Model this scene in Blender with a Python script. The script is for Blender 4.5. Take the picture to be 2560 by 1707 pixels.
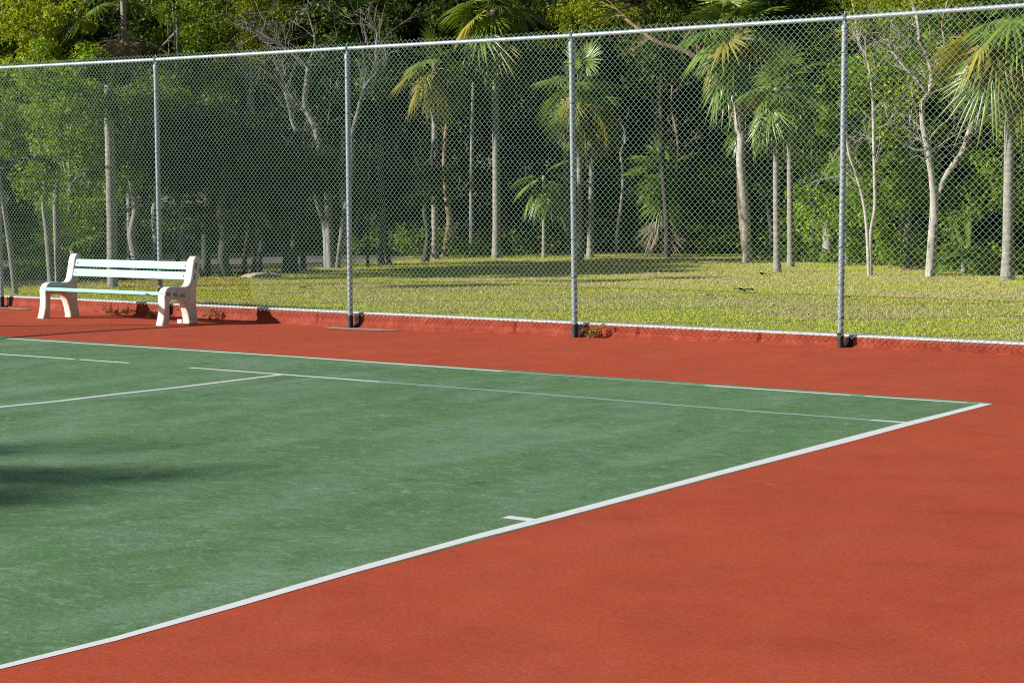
import bpy, bmesh, math, random
import numpy as np
from mathutils import Vector, Matrix

for o in list(bpy.data.objects): bpy.data.objects.remove(o)
S = bpy.context.scene
COL = S.collection
R = math.radians
PI = math.pi

# ------------------------------------------------------------------ camera
cam_d = bpy.data.cameras.new('camera'); cam = bpy.data.objects.new('camera', cam_d); COL.objects.link(cam)
az, pt, rl = R(126.00759513), R(4.69757708), R(-0.22905174)
Fv = Vector((math.cos(az)*math.cos(pt), math.sin(az)*math.cos(pt), -math.sin(pt)))
Rt = Fv.cross(Vector((0, 0, 1))).normalized(); Up = Rt.cross(Fv)
Rt, Up = Rt*math.cos(rl)+Up*math.sin(rl), Up*math.cos(rl)-Rt*math.sin(rl)
M = Matrix((Rt, Up, -Fv)).transposed().to_4x4(); M.translation = Vector((4.4280386, -11.83050946, 1.44432857))
cam.matrix_world = M
cam_d.sensor_fit = 'HORIZONTAL'; cam_d.sensor_width = 36; cam_d.lens = 36*4394.247/2560
cam_d.clip_start = 0.1; cam_d.clip_end = 2000
S.camera = cam

# ------------------------------------------------------------------ sky, sun, exposure
SUN_AZ, SUN_EL = R(48.5), R(19.5)          # direction the light travels along the ground, height of the sun
w = bpy.data.worlds.new('World'); S.world = w; w.use_nodes = True
nt = w.node_tree; bg = nt.nodes['Background']
sky = nt.nodes.new('ShaderNodeTexSky'); sky.sky_type = 'NISHITA'; sky.sun_disc = False
sky.sun_elevation = SUN_EL
tosun = Vector((-math.cos(SUN_AZ), -math.sin(SUN_AZ), math.tan(SUN_EL))).normalized()
sky.sun_rotation = math.atan2(tosun.x, tosun.y)
nt.links.new(sky.outputs[0], bg.inputs[0]); bg.inputs[1].default_value = 0.05
sd = bpy.data.lights.new('sun', 'SUN'); sd.energy = 5.0; sd.angle = R(0.5); sd.color = (1, 0.955, 0.885)
sun = bpy.data.objects.new('sun', sd); COL.objects.link(sun)
sun.rotation_euler = tosun.to_track_quat('Z', 'Y').to_euler(); sun.location = (-30, -30, 30)
S.view_settings.view_transform = 'Standard'; S.view_settings.look = 'None'
S.view_settings.exposure = 0.55; S.view_settings.gamma = 1
S.cycles.pixel_filter_type = 'BLACKMAN_HARRIS'; S.cycles.filter_width = 1.1
S.cycles.use_denoising = False
S.cycles.max_bounces = 6; S.cycles.diffuse_bounces = 3; S.cycles.glossy_bounces = 2
S.cycles.transmission_bounces = 3; S.cycles.transparent_max_bounces = 6

# ------------------------------------------------------------------ node helpers
def new_mat(name):
    m = bpy.data.materials.new(name); m.use_nodes = True
    return m, m.node_tree, m.node_tree.nodes['Principled BSDF']
def N(nt, t, **k):
    n = nt.nodes.new(t)
    for a, b in k.items():
        if a in n.inputs: n.inputs[a].default_value = b
        else: setattr(n, a, b)
    return n
def noise(nt, scale, detail=4, rough=0.55, vec=None, dist=0.0):
    n = nt.nodes.new('ShaderNodeTexNoise'); n.inputs['Scale'].default_value = scale
    n.inputs['Detail'].default_value = detail; n.inputs['Roughness'].default_value = rough
    n.inputs['Distortion'].default_value = dist
    if vec is not None: nt.links.new(vec, n.inputs['Vector'])
    return n.outputs['Fac']
def ramp(nt, fac, stops):
    r = nt.nodes.new('ShaderNodeValToRGB'); e = r.color_ramp.elements
    while len(e) < len(stops): e.new(0.5)
    for i, (p, c) in enumerate(stops):
        e[i].position = p; e[i].color = (*c, 1) if len(c) == 3 else c
    nt.links.new(fac, r.inputs[0]); return r.outputs[0]
def mix(nt, fac, a, b, mode='MIX'):
    n = nt.nodes.new('ShaderNodeMix'); n.data_type = 'RGBA'; n.blend_type = mode
    for sck, v in ((n.inputs[0], fac), (n.inputs[6], a), (n.inputs[7], b)):
        if isinstance(v, (int, float)): sck.default_value = v
        elif isinstance(v, tuple): sck.default_value = (*v, 1)
        else: nt.links.new(v, sck)
    return n.outputs[2]
def pos(nt, scale=(1, 1, 1), obj=False):
    if obj: v = nt.nodes.new('ShaderNodeTexCoord').outputs['Object']
    else: v = nt.nodes.new('ShaderNodeNewGeometry').outputs['Position']
    mp = nt.nodes.new('ShaderNodeMapping'); mp.inputs['Scale'].default_value = scale
    nt.links.new(v, mp.inputs['Vector']); return mp.outputs[0]
def bump(nt, bsdf, h, strength=0.3, dist=0.01):
    b = nt.nodes.new('ShaderNodeBump'); b.inputs['Strength'].default_value = strength
    b.inputs['Distance'].default_value = dist
    nt.links.new(h, b.inputs['Height']); nt.links.new(b.outputs[0], bsdf.inputs['Normal'])
def setb(b, rough=None, spec=None, metal=None, col=None):
    if rough is not None: b.inputs['Roughness'].default_value = rough
    if spec is not None: b.inputs['Specular IOR Level'].default_value = spec
    if metal is not None: b.inputs['Metallic'].default_value = metal
    if col is not None: b.inputs['Base Color'].default_value = (*col, 1)
BW = lambda x: (x, x, x)

# ------------------------------------------------------------------ materials
def mat_court(name, c_lo, c_mid, c_hi, scuff, amt, fine, dark):
    m, nt, b = new_mat(name); p = pos(nt)
    big = noise(nt, 0.35, 5, 0.6, p, 0.6); med = noise(nt, 2.3, 6, 0.65, p, 0.4)
    c = ramp(nt, big, [(0.3, c_lo), (0.5, c_mid), (0.7, c_hi)])
    c2 = ramp(nt, med, [(0.25, BW(0.84)), (0.5, BW(1.0)), (0.78, BW(1.12))])
    c = mix(nt, 1.0, c, c2, 'MULTIPLY')
    # worn, chalky scuffs of every size
    sc = noise(nt, 8.5, 9, 0.78, pos(nt, (1, 1.7, 1)), 1.2)
    msk = ramp(nt, sc, [(0.50, BW(0)), (0.68, BW(amt)), (0.82, BW(min(1, amt*1.7)))])
    c = mix(nt, msk, c, scuff)
    sm = noise(nt, 1.1, 4, 0.6, pos(nt, (1.6, 0.7, 1)), 0.8)
    c = mix(nt, ramp(nt, sm, [(0.45, BW(0)), (0.72, BW(amt*0.55))]), c, scuff)
    gr = noise(nt, 55, 5, 0.8, p)
    c = mix(nt, 1.0, c, ramp(nt, gr, [(0.35, BW(1-fine*1.3)), (0.65, BW(1+fine*1.3))]), 'MULTIPLY')
    dk = noise(nt, 3.2, 7, 0.75, pos(nt, (1.0, 1.25, 1)), 1.5)
    c = mix(nt, 1.0, c, ramp(nt, dk, [(0.30, BW(dark)), (0.46, BW(1.0))]), 'MULTIPLY')
    # little pale ball and sole marks
    vo = nt.nodes.new('ShaderNodeTexVoronoi'); vo.inputs['Scale'].default_value = 1.5
    nt.links.new(pos(nt, (1, 1.6, 1)), vo.inputs['Vector'])
    mk = ramp(nt, vo.outputs['Distance'], [(0.0, BW(0.55)), (0.045, BW(0.35)), (0.075, BW(0))])
    c = mix(nt, mix(nt, 1.0, mk, ramp(nt, noise(nt, 11, 5, 0.7, p), [(0.45, BW(0)), (0.65, BW(1))]), 'MULTIPLY'), c, tuple(min(1, v*1.5) for v in scuff))
    nt.links.new(c, b.inputs['Base Color']); setb(b, 0.78, 0.12)
    bump(nt, b, noise(nt, 160, 2, 0.6, p), 0.35, 0.002)
    return m
M_RED = mat_court('red_acrylic', (0.46, 0.077, 0.036), (0.49, 0.083, 0.038), (0.52, 0.090, 0.039), (0.55, 0.16, 0.10), 0.26, 0.16, 0.95)
M_GREEN = mat_court('green_acrylic', (0.104, 0.212, 0.088), (0.120, 0.236, 0.100), (0.134, 0.256, 0.112), (0.32, 0.43, 0.34), 0.62, 0.24, 0.68)

def mat_line(name, col, wear):
    m, nt, b = new_mat(name); p = pos(nt)
    c = mix(nt, ramp(nt, noise(nt, 22, 6, 0.7, p, 0.6), [(0.5, BW(0)), (0.75, BW(wear))]), col, (0.36, 0.46, 0.42))
    c = mix(nt, ramp(nt, noise(nt, 4, 3, 0.6, p), [(0.4, BW(0)), (0.8, BW(wear*0.6))]), c, tuple(v*0.8 for v in col))
    nt.links.new(c, b.inputs['Base Color']); setb(b, 0.6, 0.3); return m
M_LINE = mat_line('white_line_paint', (0.90, 0.91, 0.91), 0.3)
M_WORN = mat_line('worn_line_paint', (0.42, 0.54, 0.51), 0.9)

def mat_flat(name, col, rough=0.5, spec=0.4, metal=0.0, var=0.12, sc=8, dirt=None, obj=True, bmp=0.0):
    m, nt, b = new_mat(name); p = pos(nt, obj=obj)
    c = mix(nt, 1.0, col, ramp(nt, noise(nt, sc, 5, 0.6, p), [(0.3, BW(1-var)), (0.7, BW(1+var))]), 'MULTIPLY')
    if dirt:
        dc, amt, dsc = dirt
        c = mix(nt, ramp(nt, noise(nt, dsc, 6, 0.7, p, 0.5), [(0.45, BW(0)), (0.75, BW(amt))]), c, dc)
    nt.links.new(c, b.inputs['Base Color']); setb(b, rough, spec, metal)
    if bmp: bump(nt, b, noise(nt, sc*4, 5, 0.7, p), bmp, 0.01)
    return m
M_GALV = mat_flat('galvanised_steel', (0.25, 0.295, 0.345), 0.45, 0.5, 0.2, 0.10, 14, ((0.30, 0.33, 0.36), 0.4, 40))
M_RAIL = mat_flat('highlit_galvanised_rail', (0.40, 0.45, 0.50), 0.42, 0.5, 0.25, 0.12, 14, ((0.28, 0.31, 0.34), 0.4, 40))  # post steel lightened: the rail's highlight is put into the colour
M_TAR = mat_flat('black_post_paint', (0.022, 0.024, 0.024), 0.6, 0.3, 0, 0.3, 20, ((0.10, 0.10, 0.095), 0.4, 25))
M_WIRE = mat_flat('green_vinyl_wire', (0.19, 0.35, 0.28), 0.33, 0.5, 0, 0.15, 5)
M_TEAL = mat_flat('mint_plank', (0.21, 0.48, 0.41), 0.5, 0.4, 0, 0.06, 5, ((0.26, 0.52, 0.44), 0.5, 18))
M_TEALSHADE = mat_flat('shaded_plank_end', (0.13, 0.37, 0.37), 0.6, 0.3, 0, 0.12, 30)  # plank teal darkened: shade on the ends is put into the colour
M_PAD = mat_flat('pale_concrete', (0.42, 0.37, 0.32), 0.85, 0.2, 0, 0.2, 8, ((0.33, 0.12, 0.07), 0.8, 9), obj=False, bmp=0.3)
M_STONE = mat_flat('pale_stone', (0.40, 0.34, 0.26), 0.85, 0.2, 0, 0.25, 14, bmp=0.5)
M_GRAVEL = mat_flat('gravel', (0.17, 0.16, 0.14), 0.9, 0.2, 0, 0.45, 16, ((0.14, 0.13, 0.12), 0.8, 30), obj=False, bmp=0.6)

def mat_bench():
    m, nt, b = new_mat('white_moulded_plastic'); tc = nt.nodes.new('ShaderNodeTexCoord')
    sep = nt.nodes.new('ShaderNodeSeparateXYZ'); nt.links.new(tc.outputs['Object'], sep.inputs[0])
    p = pos(nt, obj=True)
    low = nt.nodes.new('ShaderNodeMapRange'); low.inputs[1].default_value = 0.30; low.inputs[2].default_value = -0.02
    nt.links.new(sep.outputs[2], low.inputs[0])
    st = ramp(nt, noise(nt, 9, 6, 0.7, pos(nt, (1, 1, 0.35), obj=True), 0.6), [(0.42, BW(0.0)), (0.72, BW(0.6))])
    c = mix(nt, st, (0.70, 0.68, 0.64), (0.42, 0.37, 0.30))
    mm = nt.nodes.new('ShaderNodeMath'); mm.operation = 'MULTIPLY'; mm.inputs[1].default_value = 0.45
    nt.links.new(low.outputs[0], mm.inputs[0])
    c = mix(nt, mm.outputs[0], c, (0.62, 0.50, 0.34))
    sp = ramp(nt, noise(nt, 60, 4, 0.7, p), [(0.62, BW(0)), (0.72, BW(0.5))])
    c = mix(nt, sp, c, (0.35, 0.30, 0.25))
    nt.links.new(c, b.inputs['Base Color']); setb(b, 0.5, 0.35)
    bump(nt, b, noise(nt, 45, 4, 0.6, p), 0.15, 0.004); return m
M_BENCH = mat_bench()

def mat_curb(red):
    m, nt, b = new_mat('painted_kerb_red' if red else 'painted_kerb_white'); p = pos(nt)
    if red:
        c = ramp(nt, noise(nt, 6, 6, 0.65, p, 0.5), [(0.3, (0.19, 0.028, 0.013)), (0.55, (0.26, 0.040, 0.017)), (0.75, (0.34, 0.075, 0.038))])
        c = mix(nt, ramp(nt, noise(nt, 35, 5, 0.75, p), [(0.64, BW(0)), (0.74, BW(0.35))]), c, (0.46, 0.20, 0.12))
        sx = nt.nodes.new('ShaderNodeSeparateXYZ'); nt.links.new(pos(nt), sx.inputs[0]); prev = None
        for px in (-18.02, -14.969, -11.885, -8.772, -5.735, -2.70, 0.33):          # black paint behind each post
            cm = nt.nodes.new('ShaderNodeMath'); cm.operation = 'COMPARE'; cm.inputs[1].default_value = px+0.030; cm.inputs[2].default_value = 0.043
            nt.links.new(sx.outputs[0], cm.inputs[0])
            if prev is not None:
                mx = nt.nodes.new('ShaderNodeMath'); mx.operation = 'MAXIMUM'; nt.links.new(prev, mx.inputs[0]); nt.links.new(cm.outputs[0], mx.inputs[1]); prev = mx.outputs[0]
            else: prev = cm.outputs[0]
        c = mix(nt, prev, c, (0.012, 0.010, 0.010))
    else:
        c = ramp(nt, noise(nt, 18, 6, 0.7, p), [(0.3, (0.40, 0.41, 0.40)), (0.6, (0.58, 0.59, 0.58)), (0.8, (0.68, 0.69, 0.68))])
    nt.links.new(c, b.inputs['Base Color']); setb(b, 0.75, 0.25)
    bump(nt, b, noise(nt, 28, 6, 0.75, p), 0.9 if red else 0.4, 0.012); return m
M_CURB = mat_curb(True); M_CAP = mat_curb(False)

def mat_ground():
    m, nt, b = new_mat('lawn_soil'); p = pos(nt)
    g = noise(nt, 0.45, 5, 0.6, pos(nt, (0.7, 1.5, 1)), 0.5)
    c = ramp(nt, g, [(0.35, (0.36, 0.31, 0.14)), (0.55, (0.34, 0.33, 0.10)), (0.7, (0.30, 0.34, 0.05))])
    c = mix(nt, 1.0, c, ramp(nt, noise(nt, 30, 5, 0.75, p), [(0.3, BW(0.6)), (0.7, BW(1.35))]), 'MULTIPLY')
    nt.links.new(c, b.inputs['Base Color']); setb(b, 0.95, 0.1)
    bump(nt, b, noise(nt, 40, 5, 0.8, p), 0.8, 0.03); return m
M_SOIL = mat_ground()
M_LITTER = mat_flat('leaf_litter', (0.06, 0.05, 0.028), 0.95, 0.1, 0, 0.5, 6, ((0.13, 0.09, 0.05), 0.7, 20), obj=False, bmp=0.7)

def leafy(name, dark, light, trans=0.3, rough=0.5, spec=0.2, objvar=0.25, patches=None):
    """two colours mixed by each leaf's own number, plus a transmitted share"""
    m, nt, b = new_mat(name)
    at = nt.nodes.new('ShaderNodeAttribute'); at.attribute_name = 'tint'
    c = mix(nt, at.outputs['Fac'], dark, light)
    if patches:
        g = noise(nt, 0.42, 4, 0.6, pos(nt, (0.75, 1.6, 1)), 0.8)
        c2 = mix(nt, at.outputs['Fac'], *patches)
        sp_ = nt.nodes.new('ShaderNodeSeparateXYZ'); nt.links.new(pos(nt), sp_.inputs[0])
        mr = nt.nodes.new('ShaderNodeMapRange'); mr.inputs[1].default_value = 6.5; mr.inputs[2].default_value = 3.6; mr.inputs[4].default_value = 0.14
        nt.links.new(sp_.outputs[1], mr.inputs[0])
        ad = nt.nodes.new('ShaderNodeMath'); ad.operation = 'ADD'; nt.links.new(g, ad.inputs[0]); nt.links.new(mr.outputs[0], ad.inputs[1])
        c = mix(nt, ramp(nt, ad.outputs[0], [(0.44, BW(0)), (0.62, BW(1))]), c, c2)
    if objvar:
        oi = nt.nodes.new('ShaderNodeObjectInfo')
        c = mix(nt, 1.0, c, ramp(nt, oi.outputs['Random'], [(0, BW(1-objvar)), (1, BW(1+objvar))]), 'MULTIPLY')
    nt.links.new(c, b.inputs['Base Color']); setb(b, rough, spec)
    tr = nt.nodes.new('ShaderNodeBsdfTranslucent')
    tc = mix(nt, 1.0, c, (1.25, 1.2, 0.6), 'MULTIPLY'); nt.links.new(tc, tr.inputs['Color'])
    ms = nt.nodes.new('ShaderNodeMixShader'); ms.inputs[0].default_value = trans
    nt.links.new(b.outputs[0], ms.inputs[1]); nt.links.new(tr.outputs[0], ms.inputs[2])
    nt.links.new(ms.outputs[0], nt.nodes['Material Output'].inputs['Surface']); return m
M_LDARK = leafy('shade_darkened_leaves', (0.018, 0.038, 0.006), (0.115, 0.17, 0.018))  # leaf green darkened to deepen the shade inside the wood
M_LMID = leafy('green_leaves', (0.065, 0.120, 0.012), (0.25, 0.34, 0.030))
M_LBRIGHT = leafy('bright_green_leaves', (0.13, 0.23, 0.016), (0.34, 0.45, 0.040), 0.38)
M_LYEL = leafy('yellow_green_leaves', (0.15, 0.21, 0.014), (0.40, 0.43, 0.035), 0.38)
M_PALM = leafy('palm_fronds', (0.060, 0.115, 0.016), (0.24, 0.34, 0.045), 0.22, 0.33, 0.55)
M_PALMY = leafy('golden_palm_fronds', (0.16, 0.18, 0.025), (0.46, 0.38, 0.06), 0.3, 0.38, 0.5)
M_DRY = leafy('dry_palm_fronds', (0.13, 0.095, 0.06), (0.30, 0.24, 0.16), 0.15, 0.7, 0.2)
M_GRASS = leafy('grass_blades', (0.50, 0.44, 0.17), (0.70, 0.63, 0.28), 0.25, 0.6, 0.15, 0, ((0.44, 0.51, 0.04), (0.70, 0.74, 0.06)))
M_WEED = leafy('weed_leaves', (0.14, 0.17, 0.03), (0.42, 0.27, 0.10), 0.3)
M_DEADLEAF = mat_flat('brown_dead_leaf', (0.11, 0.06, 0.035), 0.8, 0.2, 0, 0.4, 30)

def mat_bark(name, a, b_, ring=0.0, patch=None, sc=14):
    m, nt, b = new_mat(name)
    p = pos(nt, (1, 1, 0.35), obj=True)
    c = ramp(nt, noise(nt, sc, 6, 0.7, p, 0.4), [(0.3, a), (0.65, b_)])
    if ring:
        wv = nt.nodes.new('ShaderNodeTexNoise'); wv.inputs['Scale'].default_value = 9
        nt.links.new(pos(nt, (0.3, 0.3, 3.2), obj=True), wv.inputs['Vector'])
        c = mix(nt, 1.0, c, ramp(nt, wv.outputs['Fac'], [(0.4, BW(1-ring)), (0.55, BW(1.05))]), 'MULTIPLY')
    if patch:
        for pc, sca, lo in patch:
            c = mix(nt, ramp(nt, noise(nt, sca, 4, 0.6, pos(nt, (1, 1, 0.7), obj=True), 0.8), [(lo, BW(0)), (lo+0.05, BW(0.9))]), c, pc)
    nt.links.new(c, b.inputs['Base Color']); setb(b, 0.85, 0.15)
    bump(nt, b, noise(nt, sc*2, 6, 0.7, p), 0.6, 0.02); return m
M_PBARK = mat_bark('palm_bark', (0.20, 0.185, 0.16), (0.36, 0.34, 0.30), 0.25)
M_GBARK = mat_bark('grey_bark', (0.14, 0.135, 0.12), (0.30, 0.29, 0.27))
M_DBARK = mat_bark('dark_bark', (0.035, 0.03, 0.024), (0.09, 0.08, 0.065))
M_WBARK = mat_bark('white_peeling_bark', (0.24, 0.22, 0.19), (0.50, 0.47, 0.42), 0, [((0.33, 0.13, 0.035), 3.0, 0.60), ((0.06, 0.055, 0.045), 6.0, 0.56)])
M_LBARK = mat_bark('pale_smooth_bark', (0.30, 0.27, 0.23), (0.54, 0.51, 0.46))
M_OBARK = mat_bark('orange_peeling_bark', (0.20, 0.12, 0.07), (0.40, 0.28, 0.18))

# ------------------------------------------------------------------ object helpers
def link(name, me, mat=None, parent=None):
    o = bpy.data.objects.new(name, me); COL.objects.link(o)
    if mat is not None: me.materials.append(mat)
    if parent is not None: o.parent = parent
    return o
def tag(o, label=None, cat=None, group=None, kind=None):
    if label: o['label'] = label
    if cat: o['category'] = cat
    if group: o['group'] = group
    if kind: o['kind'] = kind
    return o
def thing(name, label, cat, loc=(0, 0, 0), group=None):
    o = bpy.data.objects.new(name, None); COL.objects.link(o); o.location = loc
    o.empty_display_size = 0.2
    return tag(o, label, cat, group)
def mesh_np(name, verts, faces, tint=None, smooth=False):
    """verts (n,3), faces (m,k) all of the same size"""
    verts = np.ascontiguousarray(verts, np.float32); faces = np.ascontiguousarray(faces, np.int32)
    me = bpy.data.meshes.new(name); k = faces.shape[1]
    me.vertices.add(len(verts)); me.vertices.foreach_set('co', verts.ravel())
    me.loops.add(faces.size); me.loops.foreach_set('vertex_index', faces.ravel())
    me.polygons.add(len(faces)); me.polygons.foreach_set('loop_start', np.arange(0, faces.size, k, dtype=np.int32))
    me.update(calc_edges=True)
    if smooth: me.polygons.foreach_set('use_smooth', np.ones(len(faces), bool))
    if tint is not None:
        a = me.attributes.new('tint', 'FLOAT', 'POINT'); a.data.foreach_set('value', np.ascontiguousarray(tint, np.float32))
    return me
class MB:
    def __init__(s): s.v = []; s.f = []
    def box(s, c, d, rot=None):
        n = len(s.v)
        for x in (-.5, .5):
            for y in (-.5, .5):
                for z in (-.5, .5):
                    p = Vector((x*d[0], y*d[1], z*d[2]))
                    if rot is not None: p = rot @ p
                    s.v.append(tuple(p+Vector(c)))
        for q in ((0, 1, 3, 2), (4, 6, 7, 5), (0, 4, 5, 1), (2, 3, 7, 6), (0, 2, 6, 4), (1, 5, 7, 3)): s.f.append(tuple(n+i for i in q))
    def tube(s, pts, rad, k=8, cap=True, jit=0.0, rng=None):
        pts = [Vector(p) for p in pts]; n0 = len(s.v); m = len(pts)
        if isinstance(rad, (int, float)): rad = [rad]*m
        ref = Vector((0, 0, 1))
        d0 = (pts[1]-pts[0]).normalized()
        if abs(d0.z) > 0.8: ref = Vector((1, 0, 0))
        for i, p in enumerate(pts):
            d = (pts[min(i+1, m-1)]-pts[max(i-1, 0)]).normalized()
            a = d.cross(ref)
            if a.length < 1e-4: a = d.cross(Vector((0, 1, 0)))
            a.normalize(); b = d.cross(a)
            for j in range(k):
                t = 2*PI*j/k; r = rad[i]*(1+(rng.uniform(-jit, jit) if rng else 0))
                s.v.append(tuple(p+a*math.cos(t)*r+b*math.sin(t)*r))
        for i in range(m-1):
            for j in range(k):
                s.f.append((n0+i*k+j, n0+i*k+(j+1) % k, n0+(i+1)*k+(j+1) % k, n0+(i+1)*k+j))
        if cap:
            s.f.append(tuple(n0+j for j in range(k))); s.f.append(tuple(n0+(m-1)*k+k-1-j for j in range(k)))
    def build(s, name, mat, parent=None, smooth=True):
        me = bpy.data.meshes.new(name); me.from_pydata(s.v, [], s.f); me.update()
        bm = bmesh.new(); bm.from_mesh(me); bmesh.ops.recalc_face_normals(bm, faces=bm.faces); bm.to_mesh(me); bm.free()
        if smooth:
            me.polygons.foreach_set('use_smooth', [True]*len(me.polygons))
            try: me.set_sharp_from_angle(angle=R(45))
            except Exception: pass
        return link(name, me, mat, parent)
def curve_pts(pts, n=4):
    """smooth a polyline (Catmull-Rom)"""
    P = [Vector(p) for p in pts]; out = []
    P = [P[0]*2-P[1]]+P+[P[-1]*2-P[-2]]
    for i in range(1, len(P)-2):
        for j in range(n):
            t = j/n; a, b, c, d = P[i-1], P[i], P[i+1], P[i+2]
            out.append(0.5*((2*b)+(c-a)*t+(2*a-5*b+4*c-d)*t*t+(3*b-a-3*c+d)*t**3))
    out.append(P[-2]); return out
def lin(x, xs, ys): return float(np.interp(x, xs, ys))

# ------------------------------------------------------------------ ground and court
FY = 3.21
ZX = [-15, -11.87, -8.75, -5.72, -2.73, -0.9]; ZZ = [-0.004, -0.034, -0.027, -0.005, 0.031, 0.033]
def zg(x, y):
    t = min(1, max(0, (y-0.4)/2.7)); t = t*t*(3-2*t); return lin(x, ZX, ZZ)*t
def grid_sheet(name, x0, x1, y0, y1, nx, ny, zf, mat, **tg):
    xs = np.linspace(x0, x1, nx); ys = np.linspace(y0, y1, ny)
    v = [(x, y, zf(x, y)) for y in ys for x in xs]
    f = [(j*nx+i, j*nx+i+1, (j+1)*nx+i+1, (j+1)*nx+i) for j in range(ny-1) for i in range(nx-1)]
    o = link(name, mesh_np(name, v, f, smooth=True), mat); return tag(o, **tg)
grid_sheet('ground', -400, 400, -400, 400, 3, 3, lambda x, y: -0.12, M_LITTER, kind='structure')
grid_sheet('court_surface', -34, 8, -26, FY+0.16, 169, 118, zg, M_RED, kind='structure')
grid_sheet('green_court', -23.77, 0.0, -10.97, 0.0, 3, 3, lambda x, y: 0.0008, M_GREEN, kind='structure')
grid_sheet('forest_floor', -120, 60, FY+0.30, 160, 4, 4, lambda x, y: 0.108, M_LITTER, kind='structure')
lw = [(-17.0, FY+0.30), (-16.6, 6.0), (-16.9, 9.0), (-17.6, 11.5), (-18.3, 14.5), (-19.4, 17.6), (-20.8, 19.3), (-18.0, 24.6), (-12.0, 24.2), (-9.0, 20.5), (-3.0, 17.5), (12, 16.0), (14, FY+0.30)]
tag(link('lawn', mesh_np('lawn', [(x, y, 0.115) for x, y in lw], [tuple(range(len(lw)))]), M_SOIL), kind='structure')
tag(link('clearing', mesh_np('clearing', [(x, y, 0.114) for x, y in [(-32, 8), (-26.8, 13.2), (-23.8, 17.4), (-22.0, 21.5), (-25.5, 24.0), (-31, 17.5), (-35, 12)]], [tuple(range(7))]), M_SOIL), kind='structure')

def strip(name, mat, a, b, z=0.0017):
    """a flat painted band between two edges given as (x, y) points"""
    v = [(x, y, z) for x, y in a]+[(x, y, z) for x, y in b]; n = len(a)
    f = [(i, i+1, n+i+1, n+i) for i in range(n-1)]
    return tag(link(name, mesh_np(name, v, f), mat), kind='structure')
def band(name, mat, pts, width, z=0.0017):
    P = [Vector((p[0], p[1], 0)) for p in pts]; a = []; b = []
    for i, p in enumerate(P):
        d = (P[min(i+1, len(P)-1)]-P[max(i-1, 0)]).normalized(); n = Vector((-d.y, d.x, 0))*width/2
        a.append((p+n)[:2]); b.append((p-n)[:2])
    return strip(name, mat, a, b, z)
base_lo = [(0.03, -14), (0.03, -10), (0.021, -8.458), (0.045, -8.014), (0.030, -7.445), (-0.004, -6.761), (-0.022, -5.967), (-0.010, -5.366), (-0.018, -3.867), (0.0, -2.378), (-0.008, -1.434), (-0.005, -0.888), (0.0, -0.07)]
base_hi = [(-0.05, -14), (-0.04, -10), (-0.018, -8.40), (0.0, -7.972), (-0.030, -7.366), (-0.068, -6.667), (-0.087, -5.872), (-0.084, -5.257), (-0.092, -3.751), (-0.095, -2.164), (-0.093, -1.248), (-0.08, -0.742), (-0.075, -0.12)]
strip('baseline', M_LINE, base_lo, base_hi, 0.0016)
strip('centre_mark', M_LINE, [(-0.06, -5.445), (-0.225, -5.45)], [(-0.06, -5.51), (-0.225, -5.515)], 0.0022)
dbl = [(-34, -0.3), (-20, -0.25), (-10.605, -0.20), (-8.553, -0.142), (-6.755, -0.085), (-3.983, -0.115), (-1.722, -0.132), (-0.773, -0.115), (-0.0, -0.10)]
def sub(line, x0, x1, n=14):
    xs = [p[0] for p in line]; ys = [p[1] for p in line]
    return [(x, lin(x, xs, ys)) for x in np.linspace(x0, x1, n)]
for x0, x1, mt, wd in ((-34, -4.2, M_LINE, 0.062), (-4.2, -2.25, M_WORN, 0.050), (-2.25, -1.05, M_LINE, 0.055), (-1.05, -0.93, M_WORN, 0.05), (-0.93, -0.17, M_LINE, 0.05), (-0.17, -0.09, M_WORN, 0.05)):
    band('doubles_sideline', mt, sub(dbl, x0, x1), wd)
strip('doubles_sideline', M_LINE, [(-0.095, -0.075), (0.0, -0.07)], [(-0.075, -0.125), (0.0, -0.078)], 0.0022)
sng = [(-24, -1.5), (-9.035, -1.415), (-8.081, -1.365), (-7.359, -1.345), (-6.6, -1.345), (-5.554, -1.325), (-4.498, -1.325), (-2.792, -1.322), (-1.417, -1.365), (-0.09, -1.35)]
for x0, x1, mt, wd in ((-20, -8.06, M_LINE, 0.055), (-8.0, -7.36, M_LINE, 0.05), (-6.6, -4.5, M_LINE, 0.052), (-4.5, -0.32, M_WORN, 0.046), (-0.32, -0.094, M_LINE, 0.05)):
    band('singles_sideline', mt, sub(sng, x0, x1), wd)
band('service_line', M_LINE, [(-5.62, -9.6), (-5.62, -4.07), (-5.56, -3.65), (-5.56, -3.07), (-5.525, -2.5), (-5.535, -1.352)], 0.055, 0.0013)
def blob(name, mat, cx, cy, rx, ry, z, seed, n=26, parent=None):
    rng = random.Random(seed); v = [(cx, cy, z+zg(cx, cy))]
    for i in range(n):
        t = 2*PI*i/n; k = rng.uniform(0.8, 1.1); x, y = cx+rx*k*math.cos(t), cy+ry*k*math.sin(t)
        v.append((x, min(y, FY+0.1), z+zg(x, min(y, FY+0.1))))
    return tag(link(name, mesh_np(name, v, [(0, i, i % n+1) for i in range(1, n+1)]), mat, parent), kind='structure')
blob('post_footing', M_PAD, -8.45, 3.02, 0.60, 0.12, 0.006, 3)
blob('post_footing', M_PAD, -14.6, 3.10, 0.40, 0.09, 0.006, 4)
# the gravel track beyond the first row of trees
v = [(-34, 0.5), (-27.5, 7.0), (-23.2, 10.9), (-20.2, 14.2), (-18.6, 18.0), (-17.8, 24.0)]
gv = [(-36, 4.5), (-31, 8.5), (-26.8, 13.2), (-24.4, 16.6), (-22.8, 19.6), (-22.0, 25.0)]
strip('gravel_track', M_GRAVEL, v, gv, 0.121)

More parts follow.
